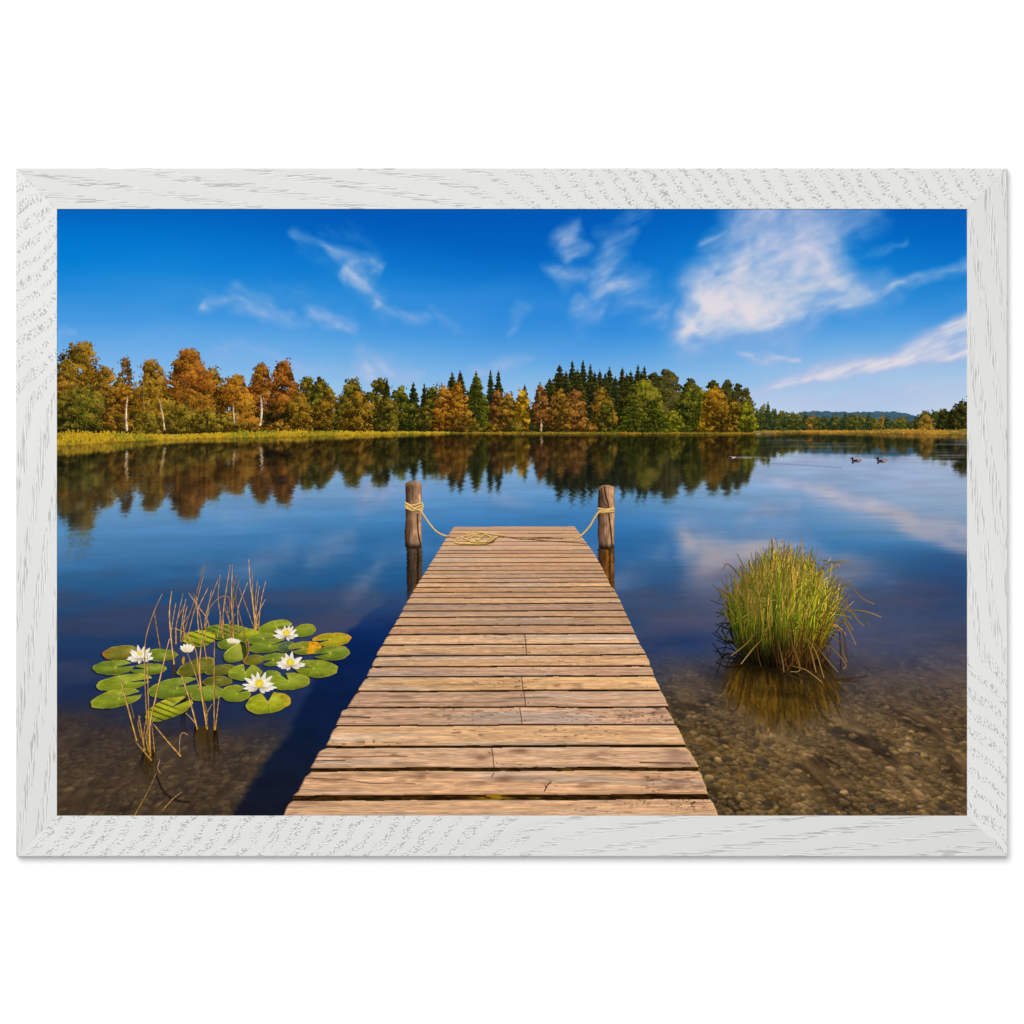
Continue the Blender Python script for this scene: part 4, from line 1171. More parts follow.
# ================================================================== posts
def post(ul, ur, top, bot, seed, label, lit):
    ar = Area(ul - 4, top - 3, ur + 4, bot + 3, 3)
    U, V = ar.grid()
    w_ = ur - ul
    l = ul + 1.0 * sst(bot - 26, bot - 34, V) * 0 + .9 * (fbm(V / 14, V * 0, seed, 2) - .5) * 2
    r = ur + .8 * (fbm(V / 12, V * 0 + 9, seed, 2) - .5) * 2
    s_ = (U - l) / (r - l)
    dome = top + 2.8 * np.abs(2 * s_ - 1) ** 2.6
    foot = bot - 1.4 * (2 * s_ - 1) ** 2
    ar.a = (s_ > 0) & (s_ < 1) & (V > dome) & (V < foot)
    cc = ramp(s_, [(0, (50, 34, 26)), (.14, (78, 56, 42)), (.40, (134, 100, 74)), (.66, (168, 128, 96)), (.9, lit), (1, (150, 104, 66))])
    g = fbm(U / 1.1, V / 16, seed + 1, 3); g2 = fbm(U / 5, V / 7, seed + 2, 3); g3 = vn(U / .8, V / 4, seed + 3)
    cc = cc * (.74 + .54 * g)[..., None] * (.68 + .64 * g2)[..., None] * (.92 + .16 * g3)[..., None]
    capm = sst(top + 5, top + 1.5, V - 2 * np.abs(2 * s_ - 1) ** 2)
    cc = mix(cc, rgb(170, 132, 98), capm * .45)
    cc = mix(cc, rgb(26, 18, 14), sst(bot - 9 + 4 * g2, bot - 1, V) * .88)
    def crack(pts, wd):
        q = segdist(U, V, curve(pts)[::3]); return sst(wd, wd * .3, q)
    if seed == 1:
        k = crack([(411, 485), (413, 492), (411.5, 500)], .8) * .5 + crack([(417.3, 514), (417.8, 528), (419, 538), (420.8, 546)], 1.1)
        k2 = crack([(409, 497), (410, 520), (409, 540)], .7) * .4
    else:
        k = crack([(604.6, 487), (605.2, 494), (608, 503), (608.5, 512), (611, 532), (612, 546)], 1.15) + crack([(601.5, 488), (602.5, 500), (606, 506)], .9) * .7
        k2 = crack([(603, 515), (604, 535)], .7) * .4
    cc = mix(cc, rgb(40, 24, 16), np.clip(k + k2, 0, 1) * .85)
    ar.c = np.clip(cc, 0, 1).astype(F32)
    emit(ar, 'mooring_post', INK_WOOD, label=label)
post(405.4, 421.8, 481.0, 548.8, 1, 'left mooring post, grey brown and cracked, wrapped in rope', (196, 150, 112))
post(598.0, 614.6, 485.0, 549.6, 2, 'right mooring post, grey brown with a long split, wrapped in rope', (204, 152, 104))

# ================================================================== the jetty
GAPS = [526.4, 530.2, 533.8, 537.4, 541.4, 545.4, 550.2, 553.6, 557.6, 562.6, 566.2, 570.4, 574.0, 578.2, 582.6, 587.2, 592.2, 597.8, 603.7, 610.8, 617.2,
        625.4, 634.2, 644.4, 655.4, 666.4, 676.4, 691.0, 707.4, 725.2, 746.4, 769.2, 797.4, 820]
GW = lambda v: np.interp(v, [527, 560, 600, 650, 690, 725, 746, 769, 797, 816], [.5, .8, 1.25, 1.5, 1.7, 1.5, 2.6, 3.9, 5.6, 6])
def jetty():
    ar = Area(282, 524, 720, PY1, 2)
    U, V = ar.grid()
    L = pl(V) + 1.0; Rr = prr(V) - 1.0
    ar.a = (U > L) & (U < Rr) & (V > 527)
    n = fbm(U / 9, V / 1.5, 81, 3)
    ar.c = mix(rgb(34, 19, 7), rgb(70, 46, 16), sst(.35, .8, n))
    ar.c = mix(ar.c, rgb(116, 76, 46), sst(640, 560, V) * .85)
    gl = sst(.0, 1, np.exp(-((U - 493) / 22) ** 2 - ((V - 797) / 4) ** 2) + .8 * np.exp(-((U - 536) / 11) ** 2 - ((V - 799) / 2.2) ** 2) + .45 * np.exp(-((U - 570) / 22) ** 2 - ((V - 769) / 1.6) ** 2))
    ar.c = mix(ar.c, rgb(150, 112, 20), gl * sst(.3, .6, fbm(U / 7, V / 2, 82, 2)))
    j = emit(ar, 'jetty', INK_WOOD, label='long weathered wooden jetty running out from the near edge into the lake')
    OBJ['layer'] += 1
    lay = OBJ['layer']
    rng = np.random.default_rng(5)
    tones = [(208, 160, 118), (196, 148, 110), (214, 168, 124), (190, 146, 112), (204, 154, 110), (220, 174, 130)]
    special = {23: (212, 166, 124), 24: (216, 168, 122), 25: (202, 158, 126), 26: (216, 168, 118), 27: (200, 158, 126), 28: (200, 158, 126), 29: (218, 170, 124), 30: (202, 160, 124), 31: (208, 160, 120), 32: (208, 162, 122), 33: (200, 152, 118)}
    joints = {22: 525.5, 23: 526.2, 26: 522.5, 27: 524.8, 28: 521.0, 30: 493.0}
    for i in range(len(GAPS) - 1):
        v0 = GAPS[i]; v1 = GAPS[i + 1]
        g0 = GW(v0) / 2; g1 = GW(v1) / 2
        a = Area(280, v0 - 4, 722, v1 + 4, 4 if v0 < 560 else 3 if v0 < 640 else 2)
        U, V = a.grid()
        s0 = rng.normal(0, .35) * min(1, (v1 - v0) / 12); s1 = s0
        tilt = (U - 500) / 150
        wob0 = (fbm(U / 60, U * 0 + i, 83, 3) - .5) * min(1.8, .10 * (v1 - v0)) ; wob1 = (fbm(U / 60, U * 0 + i + 1, 83, 3) - .5) * min(1.8, .10 * (v1 - v0))
        # gaps lean slightly as in a hand laid deck
        lean0 = -.9 * tilt * np.interp(v0, [527, 640, 820], [.2, .8, .4]); lean1 = -.9 * tilt * np.interp(v1, [527, 640, 820], [.2, .8, .4])
        T = v0 + g0 + wob0 + lean0; B = v1 - g1 + wob1 + lean1
        if i == 0: T = np.full_like(U, 526.6) - tilt * .5
        vm = (v0 + v1) / 2
        jl = rng.normal(0, .022) * (v1 - v0) * 1.6; jr = rng.normal(0, .03) * (v1 - v0) * 1.6
        Lx = pl(V) + jl + .8 * (vn(V / 2.5, V * 0 + i, 84) - .5) * min(1, (v1 - v0) / 10); Rx = prr(V) + jr + .9 * (vn(V / 2.5, V * 0 + i, 85) - .5) * min(1, (v1 - v0) / 10)
        rc = np.minimum(1.0, (V - T) / np.maximum(1.6, .16 * (v1 - v0)))
        Lx = Lx + (1 - rc) * min(3.2, .16 * (v1 - v0)); Rx = Rx - (1 - rc) * min(1.5, .08 * (v1 - v0))
        a.a = (U > Lx) & (U < Rx) & (V > T) & (V < B)
        f = (V - T) / np.maximum(B - T, .5)                   # 0 far edge .. 1 near edge
        zs = (vm - 413)
        X = (U - 520) / zs * 40; Y = f * 3.0 + i * 7.3           # along / across the grain
        base = np.array(rgb(*special.get(i, tones[int(rng.integers(0, 6))])), F32) * rng.uniform(.96, 1.04)
        if i not in special and rng.uniform() < .3: base = base * np.array([.93, .94, .98], F32)
        res = min(1, (v1 - v0) / 14)
        g1_ = fbm(X * .22, Y * 5.5, 101 + i, 4, .6); g2_ = fbm(X * .06, Y * 1.5, 202 + i, 4); g3_ = fbm(X * .9, Y * 9, 303 + i, 3)
        cc = np.broadcast_to(base, U.shape + (3,)).copy()
        cc = cc * (1 + (.30 * res + .12) * (g1_ - .5))[..., None]
        cc = cc * (1 + .30 * (g2_ - .5))[..., None]
        cc = cc * (1 + .42 * (g3_ - .5))[..., None]
        greyed = sst(.50, .72, fbm(X * .05 + 7, Y * .9, 404 + i, 3))
        lumc = cc.mean(-1, keepdims=True) * np.array([1.08, .98, .92], F32)
        cc = cc + (lumc - cc) * (greyed * .55)[..., None]
        # drying cracks and dirt
        ck = sst(.74, .80, fbm(X * .07, Y * 2.4, 505 + i, 3)) * res * sst(.5, .7, fbm(X * .03, Y * .2, 515 + i, 2))
        cc = mix(cc, rgb(82, 54, 40), ck * .65)
        st = sst(.60, .76, fbm(X * .35, Y * 1.4, 606 + i, 4)) * sst(.45, .7, fbm(X * .05, Y * .3, 707 + i, 2))
        cc = mix(cc, rgb(110, 76, 58), st * .45 * (.4 + .6 * res))
        ps = sst(.76, .82, vn(X * 1.6, Y * 5, 808 + i)) * sst(.55, .7, fbm(X * .12, Y * .4, 809 + i, 2))
        cc = mix(cc, rgb(84, 56, 44), ps * .45 * res)
        hl = sst(.62, .80, fbm(X * .12, Y * 2.0, 910 + i, 3))
        cc = mix(cc, rgb(232, 190, 150), hl * .20)
        # far edge lighter, near edge darker
        cc = mix(cc, rgb(236, 200, 160), (sst(.16, 0, f) * .22))
        cc = mix(cc, rgb(128, 84, 52), sst(.88, 1.0, f) * .30)
        far = sst(600, 530, vm)
        cc = mix(cc, rgb(222, 180, 146), np.full(U.shape, .38 * far))
        if i in joints:
            ju = joints[i] + .12 * (V - vm) + .5 * (vn(V / 1.6, V * 0, 94) - .5)
            cc = mix(cc, rgb(70, 42, 26), sst(.85, .2, np.abs(U - ju)) * .68)
            for sgn in (-1, 1):
                dot = np.hypot(U - ju - sgn * 3.0, (V - vm - sgn * (v1 - v0) * .22))
                cc = mix(cc, rgb(66, 42, 30), sst(1.2, .4, dot) * .6 * (v0 > 640))
            cc = np.where((U > ju)[..., None], cc * 1.03, cc * .985)
        def mark(pts, wd, al):
            return mix(cc, rgb(60, 38, 26), sst(wd, wd * .25, segdist(U, V, curve(pts)[::3])) * al)
        if i == 31:
            cc = mark([(551, 781.5), (547, 786), (544.5, 791)], .9, .9); cc = mark([(545, 785), (546.5, 788)], .8, .8)
            cc = mark([(306, 778), (330, 779), (352, 780.5), (372, 783.5), (400, 783), (415, 783.8)], .8, .6)
            cc = mark([(494, 773), (491.5, 777)], .7, .7)
            cc = mix(cc, rgb(120, 78, 62), np.exp(-((U - 504) / 9) ** 2 - ((V - 779) / 3) ** 2) * .7)
            cc = mix(cc, rgb(120, 78, 62), np.exp(-((U - 667) / 7) ** 2 - ((V - 788) / 2) ** 2) * .6)
        if i == 30:
            cc = mark([(318, 756.5), (350, 757), (390, 756), (410, 756.4)], .7, .7); cc = mark([(322, 760.5), (345, 760.4)], .9, .6); cc = mark([(640, 762.5), (690, 763)], 1.0, .8)
            cc = mix(cc, rgb(116, 76, 60), np.exp(-((U - 521) / 9) ** 2 - ((V - 751) / 2.4) ** 2) * .75)
            cc = mix(cc, rgb(116, 76, 60), np.exp(-((U - 481) / 7) ** 2 - ((V - 758) / 2.4) ** 2) * .7)
            cc = mix(cc, rgb(130, 96, 84), np.exp(-((U - 676) / 14) ** 2 - ((V - 757) / 6) ** 2) * .6)
        if i == 28:
            cc = mark([(340, 717), (352, 716.6), (370, 717.6)], 1.0, .9)
        if i == 32:
            dt = sst(.60, .7, fbm(U / 2.6, V / 1.6, 77, 3))
            cc = mix(cc, rgb(84, 52, 40), dt * np.exp(-((U - 692) / 22) ** 2 - ((V - 803) / 7) ** 2) * .95)
            cc = mix(cc, rgb(100, 64, 50), dt * np.exp(-((U - 640) / 12) ** 2 - ((V - 804) / 5) ** 2) * .8)
            cc = mix(cc, rgb(120, 84, 66), np.exp(-((U - 306) / 22) ** 2 - ((V - 801) / 4) ** 2) * .55)
        if i == 29 - 1 + 0:
            dt = sst(.58, .7, fbm(U / 3, V / 1.3, 78, 3)); cc = mix(cc, rgb(96, 66, 54), dt * sst(590, 650, U) * .55)
        # sunlit end grain at the right
        eg = sst(max(1.2, .13 * (v1 - v0)), .3, Rx - U)
        cc = mix(cc, rgb(226, 180, 116), eg * .55)
        el = sst(max(1.0, .08 * (v1 - v0)), .2, U - Lx)
        cc = mix(cc, rgb(96, 62, 40), el * .5)
        a.c = np.clip(cc, 0, 1).astype(F32)
        emit(a, 'plank', INK_WOOD, parent=j, layer=lay + (i % 2))
    OBJ['layer'] += 2
jetty()

# ================================================================== the rope
def rope():
    ar = Area(402, 498, 618, 550, 3)
    hi = rgb(232, 196, 124); md = rgb(198, 156, 86); dk = rgb(94, 62, 30)
    def strand(pts, w_=1.9, a=.0):
        w_ = w_ * .86
        q = curve(pts, 80)
        d = np.r_[0, np.cumsum(np.hypot(*np.diff(q, axis=0).T))]
        s_ = .62 + .30 * np.sin(d * 3.1)
        c = md + (hi - md) * s_[:, None]
        ar.stroke(q + [(.2, .65)], w_ * .95, dk * 1.15)
        ar.stroke(q, w_, c, shade=-.22)
    # shadow of the rope on the deck
    ar.stroke(curve([(520, 538.6), (548, 541), (575, 542.6), (587, 544)]), .8, rgb(104, 70, 40))
    ar.stroke(curve([(447, 536.6), (452, 537.6), (457, 538.6)]), .8, rgb(120, 82, 52))
    # left post: three turns and the tail to the coil
    strand([(405.0, 502.6), (412, 505.4), (421.8, 503.0)], 1.7)
    strand([(405.2, 505.6), (413, 508.4), (422.4, 505.4)], 1.7)
    strand([(405.6, 507.6), (414, 510.6), (422.6, 507.8)], 1.7)
    strand([(406, 503.4), (415, 509.0), (422, 510.4)], 1.5)
    strand([(421.4, 502.2), (422.8, 506), (421.6, 511)], 1.6)
    strand([(420.6, 510.6), (425, 517), (430.5, 525), (436, 531), (442, 534.6), (447.2, 536.2)], 1.5)
    # right post
    strand([(598.2, 508.4), (606, 509.4), (614.2, 508.0)], 1.6)
    strand([(598.2, 511.0), (606, 510.6), (614.6, 509.2)], 1.6)
    strand([(599, 512.4), (607, 512.0), (614.4, 511.2)], 1.4)
    strand([(606, 509.6), (601, 510.6), (597.5, 513), (594, 518.4), (590.6, 524.6), (586, 530.4), (581.4, 534.6), (577, 537.4)], 1.6)
    # along the deck to the coil
    ar.stroke(curve([(577, 537.4), (572, 538.2), (556, 537.8), (540, 537.6), (522, 538.4), (508, 536.6), (498, 534.8)]) + [(0, .7)], .9, rgb(112, 76, 42))
    ar.stroke(curve([(577, 537.4), (572, 538.8), (562, 540)]), 1.2, rgb(206, 166, 108))
    # the coil: a flat oval of loose loops
    rng = np.random.default_rng(3)
    ar.stroke(curve([(455, 541.8), (468, 544), (484, 543.4), (494, 541)]) + [(0, .9)], 1.2, rgb(96, 62, 32))
    strand([(478, 532.6), (466, 535), (456, 538.6), (454.2, 541.2), (458, 543), (470, 543.6), (484, 543.4), (492, 540.6), (497, 536.6), (499.6, 535)], 1.7)
    strand([(462, 537.2), (466, 538.8), (471, 536.4), (468, 534.6)], 1.3)
    strand([(466, 539.8), (475, 540.4), (482, 537.0), (476, 534.8), (469, 537.4)], 1.4)
    strand([(476, 539.4), (485, 541.2), (491, 538.0), (486, 535.0), (479, 536.8)], 1.4)
    strand([(480, 532.4), (488, 533.2), (496, 534.6), (504, 535.4)], 1.4)
    strand([(470, 541.2), (480, 542.0), (490, 541.0), (495, 537.0)], 1.3)
    strand([(484, 534.0), (490, 536.6), (487, 540.6)], 1.2)
    emit(ar, 'rope', INK_WOOD, label='pale yellow rope tied to both posts and coiled at the far end of the jetty')
rope()

# ================================================================== lily pads, flowers, reeds
TONE = {'green': ((92, 112, 30), (134, 144, 48)), 'light': ((110, 128, 30), (154, 158, 46)), 'lime': ((134, 146, 26), (180, 172, 40)), 'olive': ((84, 86, 28), (122, 114, 40)),
        'brown': ((96, 96, 30), (142, 124, 44)), 'dull': ((64, 86, 58), (98, 112, 72)), 'yellow': ((116, 122, 38), (150, 146, 52)), 'gold': ((142, 136, 26), (196, 172, 40))}
def draw_pad(i, p, o):
    cx, cy, rx, ry, deg, notch, tone, label = p
    ar = Area(o[:, 0].min() - 2, o[:, 1].min() - 2, o[:, 0].max() + 2, o[:, 1].max() + 2, 3)
    m, U, V = ar.poly(o)
    du, dv = U - cx, V - cy
    a = R(-deg)
    lx = (du * math.cos(a) - dv * math.sin(a)) / rx; ly = (du * math.sin(a) + dv * math.cos(a)) / ry
    r = np.hypot(lx, ly); th = np.arctan2(ly, lx)
    n = fbm(U / 7, V / 3.2, 120 + i, 4); n2 = fbm(U / 2.2, V / 1.4, 140 + i, 3)
    lo_, hi_ = TONE[tone]
    t = .46 + .75 * (n - .5) + .26 * lx - .18 * ly + .28 * (n2 - .5)
    c = mix(rgb(*lo_), rgb(*hi_), np.clip(t, 0, 1.15))
    nv = 11
    vein = np.abs(((th / (2 * np.pi) * nv + .13 * i) % 1) - .5) * 2
    c = mix(c, c * 1.16, sst(.16, .0, vein * np.maximum(r, .15)) * sst(.05, .25, r) * .65)
    sheen = np.exp(-((lx - .25) / .5) ** 2 - ((ly + .3) / .35) ** 2)
    c = mix(c, rgb(188, 190, 110), sheen * .20 * (n > .42))
    c = mix(c, rgb(196, 176, 70), sst(.90, .985, r + .02 * (n2 - .5)) * .50)
    c = mix(c, rgb(48, 56, 16), sst(.2, .9, r) * sst(.2, .9, ly) * .30)
    if tone == 'brown': c = mix(c, rgb(158, 98, 34), sst(.62, .95, r) * sst(-.3, -.9, lx) * .75)
    if tone == 'yellow': c = mix(c, rgb(232, 160, 26), sst(.02, .35, lx + .35 * (n2 - .5) + .1 * ly) * .95)
    if tone == 'yellow': c = mix(c, rgb(150, 90, 20), sst(.62, .75, fbm(U / 3, V / 2, 7, 3)) * sst(.1, .4, lx) * .5)
    if tone == 'gold': c = mix(c, rgb(214, 140, 28), sst(.70, .98, r) * sst(.45, .6, n2 + .1) * .9)
    if tone == 'lime' and i == 31: c = mix(c, rgb(206, 160, 30), sst(.72, 1.0, r) * sst(.0, .8, lx) * .7)
    if i == 31: c = mix(c, rgb(96, 100, 20), sst(.8, .2, np.abs(U - 268.5 - .02 * (V - 703))) * (V > 702) * .5)
    if i in (6, 30, 7):                                  # stripes of shade from the reeds
        q = np.abs((((U * .36 - V * .93) / (4.2 if i == 6 else 5.2)) % 1) - .5)
        c = mix(c, c * .42, sst(.20, .10, q) * (sst(.35, .5, n) if i != 30 else sst(.9, .2, lx * 1.2 + .2)) * .8)
    sp = (vn(U / 1.2, V / .9, 160 + i) > .965) * (n2 > .5)
    c = mix(c, rgb(96, 80, 24), sp * .6)
    bl_ = sst(.64, .74, fbm(U / 2.8, V / 1.7, 180 + i, 3)) * sst(.2, .9, r)
    c = mix(c, rgb(126, 104, 28), bl_ * .5)
    c = c * (1 + .30 * (fbm(U / 11, V / 4, 190 + i, 2) - .5))[..., None]
    if notch is not None:
        q = np.hypot(U - cx - .1 * rx * math.cos(R(notch)), V - cy)
        c = mix(c, rgb(222, 196, 70), sst(2.0, .6, q) * .55)
    ar.c = np.clip(c, 0, 1).astype(F32)
    ar.a = m
    emit(ar, 'lily_pad', INK_PLANT, label=label)
for i, (p, o) in enumerate(zip(PADS, OUT)): draw_pad(i, p, o)

def folded_pad():
    ar = Area(221, 640, 250, 665, 3)
    m1, U, V = ar.poly(FOLD_BACK)
    n = fbm(U / 5, V / 4, 171, 3)
    c = mix(rgb(34, 44, 16), rgb(66, 74, 26), n)
    m2 = inside(U, V, FOLD)
    t = .35 + (U - 224) / 30 + .5 * (n - .5) - (V - 652) / 40
    c2 = mix(rgb(108, 120, 30), rgb(166, 166, 62), np.clip(t, 0, 1))
    edge = segdist(U, V, curve([(225, 652.5), (231, 647.5), (238.6, 643.4)])[::2])
    c2 = mix(c2, rgb(206, 200, 110), sst(1.5, .3, edge) * .8)
    c2 = mix(c2, rgb(56, 60, 18), sst(657, 663, V) * .5)
    c = np.where(m2[..., None], c2, c)
    ar.c = np.clip(c, 0, 1).astype(F32); ar.a = m1 | m2
    ar.stroke(curve([(248, 641), (249, 650), (246.5, 657), (243.5, 660)]), 1.0, rgb(150, 116, 60))
    emit(ar, 'lily_pad', INK_PLANT, label='lily pad folded upright, showing its pale underside')
folded_pad()

def petal(ar, U, V, bx, by, ang, L, w_, c0, c1, foreshorten=.62, lift=0.0):
    dx, dy = math.cos(ang), math.sin(ang) * foreshorten - lift
    L2_ = math.hypot(dx, dy); dx /= L2_; dy /= L2_; L = L * min(1.15, max(.55, L2_))
    s_ = ((U - bx) * dx + (V - by) * dy) / L; q = (-(U - bx) * dy + (V - by) * dx)
    hw = w_ * np.sin(np.pi * np.clip(s_ * .86 + .10, 0, 1)) ** .8 * (1 - .35 * np.clip(s_, 0, 1) ** 3)
    m = (s_ > -.05) & (s_ < 1) & (np.abs(q) < hw)
    e = np.abs(q) / np.maximum(hw, .1)
    t = np.clip(.25 + .75 * s_ - .35 * e ** 2 * 1.0 + .12 * (q > 0), 0, 1)
    c = mix(c0, c1, t)
    ar.c[m] = c[m]; ar.a |= m

def flower(cx, cy, s_, seed, label, centre=True):
    rng = np.random.default_rng(seed)
    ar = Area(cx - s_ * 1.5, cy - s_ * 1.4, cx + s_ * 1.5, cy + s_ * 1.2, 3)
    U, V = ar.grid(); tw = rng.uniform(-.16, .16)
    sh0 = rgb(170, 150, 128); lt = rgb(252, 248, 236); wm = rgb(224, 208, 176)
    lt2 = lt * np.array([.95, .93, .90], F32)
    for k, a in enumerate(np.linspace(math.pi * 1.10, math.pi * 1.90, 6)):      # back ring, standing
        petal(ar, U, V, cx + math.cos(a) * s_ * .12, cy + .04 * s_, a + tw + rng.normal(0, .12), s_ * rng.uniform(.74, 1.0), s_ * .165, wm * .93, lt2, .8, .20)
    for k, a in enumerate([.02, math.pi - .02, .26, math.pi - .28]):              # wide side petals
        petal(ar, U, V, cx + math.cos(a) * s_ * .10, cy + s_ * .12, a + tw * .5 + rng.normal(0, .09), s_ * rng.uniform(.86, 1.08), s_ * .150, sh0, lt, .5, .03)
    for k, a in enumerate([math.pi * 1.16, math.pi * 1.84, math.pi * 1.36, math.pi * 1.66]):
        petal(ar, U, V, cx + math.cos(a) * s_ * .16, cy + .13 * s_, a + tw + rng.normal(0, .12), s_ * rng.uniform(.56, .78), s_ * .17, wm, lt, .75, .16)
    for k, a in enumerate([.55, math.pi * .5 + rng.normal(.1, .25), math.pi - .50]):          # front petals
        petal(ar, U, V, cx + math.cos(a) * s_ * .12, cy + s_ * .17, a, s_ * rng.uniform(.60, .74), s_ * .165, sh0 * .95, lt * np.array([.97, .95, .91]), .55, -.03)
    o = emit(ar, 'lily_flower', INK_PLANT, label=label)
    if centre:
        ac = Area(cx - s_, cy - s_, cx + s_, cy + s_, 3)
        U, V = ac.grid()
        q = np.hypot((U - cx) / (s_ * .30), (V - cy + s_ * .12) / (s_ * .27)) + .35 * (vn(U / .9, V / .9, seed) - .5)
        ac.a = q < 1
        n = vn(U / .7, V / .8, seed + 3)
        ac.c = mix(rgb(214, 176, 24), rgb(248, 232, 92), np.clip(.55 * n + .6 * (1 - q), 0, 1)).astype(F32)
        emit(ac, 'flower_centre', INK_PLANT, parent=o)
flower(140.5, 656.5, 12.8, 1, 'white water lily at the left of the patch', False)
flower(286.5, 634.2, 11.4, 2, 'white water lily at the top right of the patch')
flower(290.5, 663.4, 13.4, 3, 'white water lily with the largest yellow centre, right of the middle')
flower(259.5, 685.2, 15.0, 4, 'biggest and lowest white water lily')
# small yellow heart of the left flower
ac = Area(134, 648, 146, 658, 3); U, V = ac.grid()
ac.a = np.hypot((U - 140) / 3.0, (V - 653.6) / 1.8) < 1; ac.c[:] = rgb(226, 206, 90) * (.9 + .2 * vn(U, V, 3))[..., None]
emit(ac, 'flower_centre', INK_PLANT, layer=OBJ['layer'] + 1); OBJ['layer'] += 1

def bud(cx, cy, s_, seed, label):
    ar = Area(cx - s_ * 2.2, cy - s_ * 1.6, cx + s_ * 1.6, cy + s_ * 3.9, 3); U, V = ar.grid()
    if seed == 1:
        petal(ar, U, V, cx - s_ * .4, cy + s_ * .3, math.pi + .25, s_ * 1.2, s_ * .35, rgb(110, 126, 30), rgb(176, 176, 50), .5, .1)
        ar.stroke(curve([(cx - 3.6, cy + 9), (cx - 4.2, cy + 13), (cx - 4, cy + 16)]), np.r_[np.linspace(1.2, 2.6, 20), np.linspace(2.6, .8, 20)][:len(curve([(cx - 3.6, cy + 9), (cx - 4.2, cy + 13), (cx - 4, cy + 16)]))], rgb(196, 140, 24))
    for a in (math.pi * 1.25, math.pi * 1.75, math.pi * 1.38, math.pi * 1.62, math.pi * 1.5):
        petal(ar, U, V, cx + math.cos(a) * s_ * .2, cy + s_ * .75, a, s_ * 1.75, s_ * .50, rgb(214, 190, 140), rgb(252, 246, 230), .95, .0)
    emit(ar, 'lily_bud', INK_PLANT, label=label)
bud(187.4, 648.0, 5.0, 1, 'white lily bud with a green sepal, among the reeds')
bud(231.5, 640.5, 3.4, 2, 'small half open white lily bud on the middle pad')
bud(236.5, 641.5, 2.6, 3, 'smallest white lily bud beside the half open one')

def draw_reed(k, pts, w_, tone):
    q = curve(pts, 60)
    ar = Area(q[:, 0].min() - 3, q[:, 1].min() - 3, q[:, 0].max() + 3, q[:, 1].max() + 3, 3)
    rng = np.random.default_rng(800 + k)
    t = np.linspace(0, 1, len(q))[:, None]
    pale = rgb(146, 126, 116); mid = rgb(154, 114, 72); gold = rgb(186, 138, 58)
    top = pale + (mid - pale) * tone; bot = mid + (gold - mid) * min(1, tone * 1.25)
    c = top * (1 - t) + bot * t
    c = c * rng.uniform(.74, 1.12) * (1 + .12 * np.sin(t * 37 + k))
    below = sst(668, 735, q[:, 1])[:, None]
    c = c * (1 - .10 * below)
    wd = np.interp(t[:, 0], [0, .15, .8, 1], [.35, .75, 1, .9]) * w_ * .68
    ar.stroke(q, wd, np.clip(c, 0, 1), shade=.40)
    o = emit(ar, 'reed', INK_PLANT)
    if o is not None: o['group'] = 'dry reed stalks among the lily pads'
    return o
for k, (pts, w_, tone) in enumerate(REEDS): draw_reed(k, pts, w_, tone)

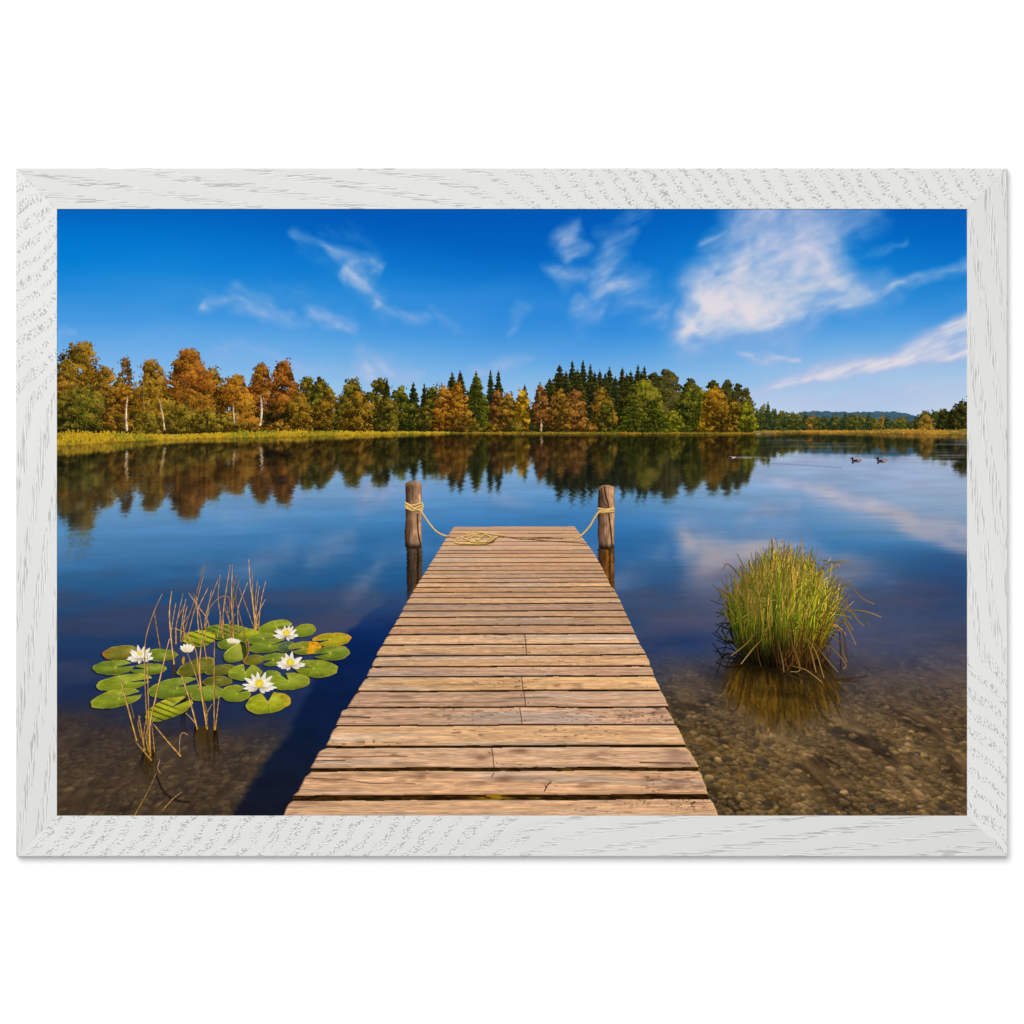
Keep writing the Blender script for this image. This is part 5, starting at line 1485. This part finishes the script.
# ================================================================== the grass clump
def tuft():
    ar = Area(700, 536, 884, 690, 3)
    rng = np.random.default_rng(8)
    U, V = ar.grid()
    for i in range(34):                                    # dark dead blades on the shaded left
        y = rng.uniform(600, 668); x = 741 + rng.uniform(-6, 8)
        L_ = rng.uniform(14, 30)
        q = curve([(x, y), (x - L_ * .6, y - rng.uniform(-4, 12)), (x - L_, y + rng.uniform(-14, 14))], 20)
        ar.stroke(q, np.linspace(1.0, .4, len(q)), rgb(22, 20, 18) if y > 620 else rgb(64, 62, 30))
    for j, (pts, w_, d_, sp, c1, c2) in enumerate(BLADES):
        q = curve(pts, 18); t = np.linspace(0, 1, len(q))
        green = rgb(82, 104, 16) if c2 < .55 else rgb(116, 126, 26)
        olive = rgb(132, 112, 30); straw = rgb(192, 152, 70)
        base = rgb(18, 15, 6) if sp < .25 else rgb(62, 38, 14)
        mid = green if c1 < .66 else olive
        tip = rgb(122, 116, 34) if c1 < .58 else straw if c2 < .7 else rgb(160, 116, 52)
        if sp > .2: mid = mid * np.array([1.14, 1.08, .95], F32)
        lit = .76 + .24 * (sp + 1) / 2 + rng.normal(0, .17)
        if rng.uniform() < .34: lit *= .48
        if sp < -.35: lit *= .80
        if c2 > .90: lit *= 1.28
        yy = q[:, 1]
        k = sst(668, 612 + 14 * max(0, -sp) - 10 * max(0, sp), yy)[:, None]; k2 = sst(.58, 1.0, t)[:, None]
        c = (base * (1 - k) + mid * k) * (1 - k2) + (base * (1 - k) + tip * k) * k2
        c = c * (lit + (max(lit, .66) - lit) * sst(.45, .8, t)[:, None]) * 1.08
        wd = w_ * np.interp(t, [0, .3, .75, 1], [.8, 1, .65, .2])
        ar.stroke(q, wd, np.clip(c, 0, 1), shade=.14)
    for i in range(36):                                    # reddish foot of the clump
        x = 800 + rng.normal(0, 16); y = 664 + rng.uniform(-4, 6)
        q = curve([(x + rng.normal(0, 3), y - rng.uniform(14, 34)), (x, y - 8), (x + rng.normal(0, 5), y + rng.uniform(0, 6))], 14)
        ar.stroke(q, .8, rgb(78, 48, 22) * rng.uniform(.5, 1.25))
    # fallen pale blades on the right and in front
    fall = [([(808, 620), (832, 590), (848, 589)], 1.0), ([(822, 618), (845, 585), (862, 598), (874, 604)], 1.1), ([(820, 625), (840, 600), (856, 618), (864, 626)], 1.1),
            ([(818, 622), (836, 604), (848, 622), (853, 630)], 1.0), ([(826, 612), (852, 610), (868, 612), (881, 617)], 1.0), ([(818, 640), (836, 610), (848, 628), (856, 645)], 1.0), ([(800, 640), (815, 610), (830, 600), (846, 607)], .9),
            ([(822, 560), (836, 563), (849, 561)], .8), ([(820, 575), (828, 563), (850, 561)], .8), ([(826, 590), (838, 580), (844, 577)], .8), ([(832, 592), (842, 584), (852, 580)], .8),
            ([(815, 650), (828, 646), (838, 654), (846, 665), (843, 669)], 1.2), ([(812, 640), (826, 658), (838, 672)], 1.2), ([(800, 630), (815, 650), (824, 678)], 1.3), ([(806, 636), (812, 655), (816, 672)], 1.2),
            ([(790, 636), (800, 668), (790, 672)], 1.1), ([(760, 626), (748, 642), (731, 656)], 1.3), ([(763, 638), (752, 650), (741, 664)], 1.3), ([(770, 605), (752, 612), (742, 618)], 1.0), ([(778, 640), (782, 658), (784, 672)], 1.2),
            ([(792, 666), (806, 670), (822, 682)], 1.2), ([(740, 586), (760, 600), (775, 600)], .9), ([(840, 640), (844, 655), (847, 662)], 1.0), ([(862, 612), (868, 622), (869, 625)], .8)]
    for pts, w_ in fall:
        q = curve(pts, 30); t = np.linspace(0, 1, len(q))[:, None]
        c = rgb(92, 78, 24) * (1 - t) + rgb(176, 140, 80) * t
        ar.stroke(q, np.interp(t[:, 0], [0, .5, 1], [.7, 1, .4]) * w_ * .85, c * rng.uniform(.8, 1.0), shade=.1)
    emit(ar, 'grass_clump', INK_PLANT, label='round clump of green and straw coloured marsh grass standing in the shallows right of the jetty')
tuft()

# ================================================================== ducks
def duck(x, y, s_, left, body, label):
    ar = Area(x - 9 * s_, y - 6 * s_, x + 10 * s_, y + 6 * s_, 3); U, V = ar.grid()
    e = lambda cx, cy, rx, ry: ((U - x - cx * s_) / (rx * s_)) ** 2 + ((V - y - cy * s_) / (ry * s_)) ** 2 < 1
    dk = rgb(26, 24, 26)
    def put(m, c): ar.c[m] = c; ar.a[m] = True
    b_ = e(.8, .4, 4.6, 1.35) | e(4.4, -.2, 1.6, .7)
    put(b_, rgb(*body)); put(b_ & (V < y - .1 * s_), rgb(*body) * .78)
    put(e(-.6, .5, 2.2, 1.1), dk * 1.6)
    put(e(-3.3, -.6, .85, 1.9), dk); put(e(-3.6, -2.0, 1.25, .95), dk); put(e(-5.0, -1.9, .9, .4), rgb(70, 62, 50))
    put(e(-3.2, 2.3, 1.0, 1.2), rgb(46, 48, 58)); put(e(.6, 1.7, 3.6, .5), rgb(70, 74, 92))
    emit(ar, 'duck', INK_PLANT, label=label)
duck(855.8, 460.2, 1.0, True, (168, 124, 104), 'left duck of the pair swimming on the right')
duck(881.2, 460.4, 1.0, True, (190, 132, 112), 'right duck of the pair swimming on the right')
duck(730.8, 457.2, .85, True, (206, 182, 168), 'pale duck alone before the end of the wood')
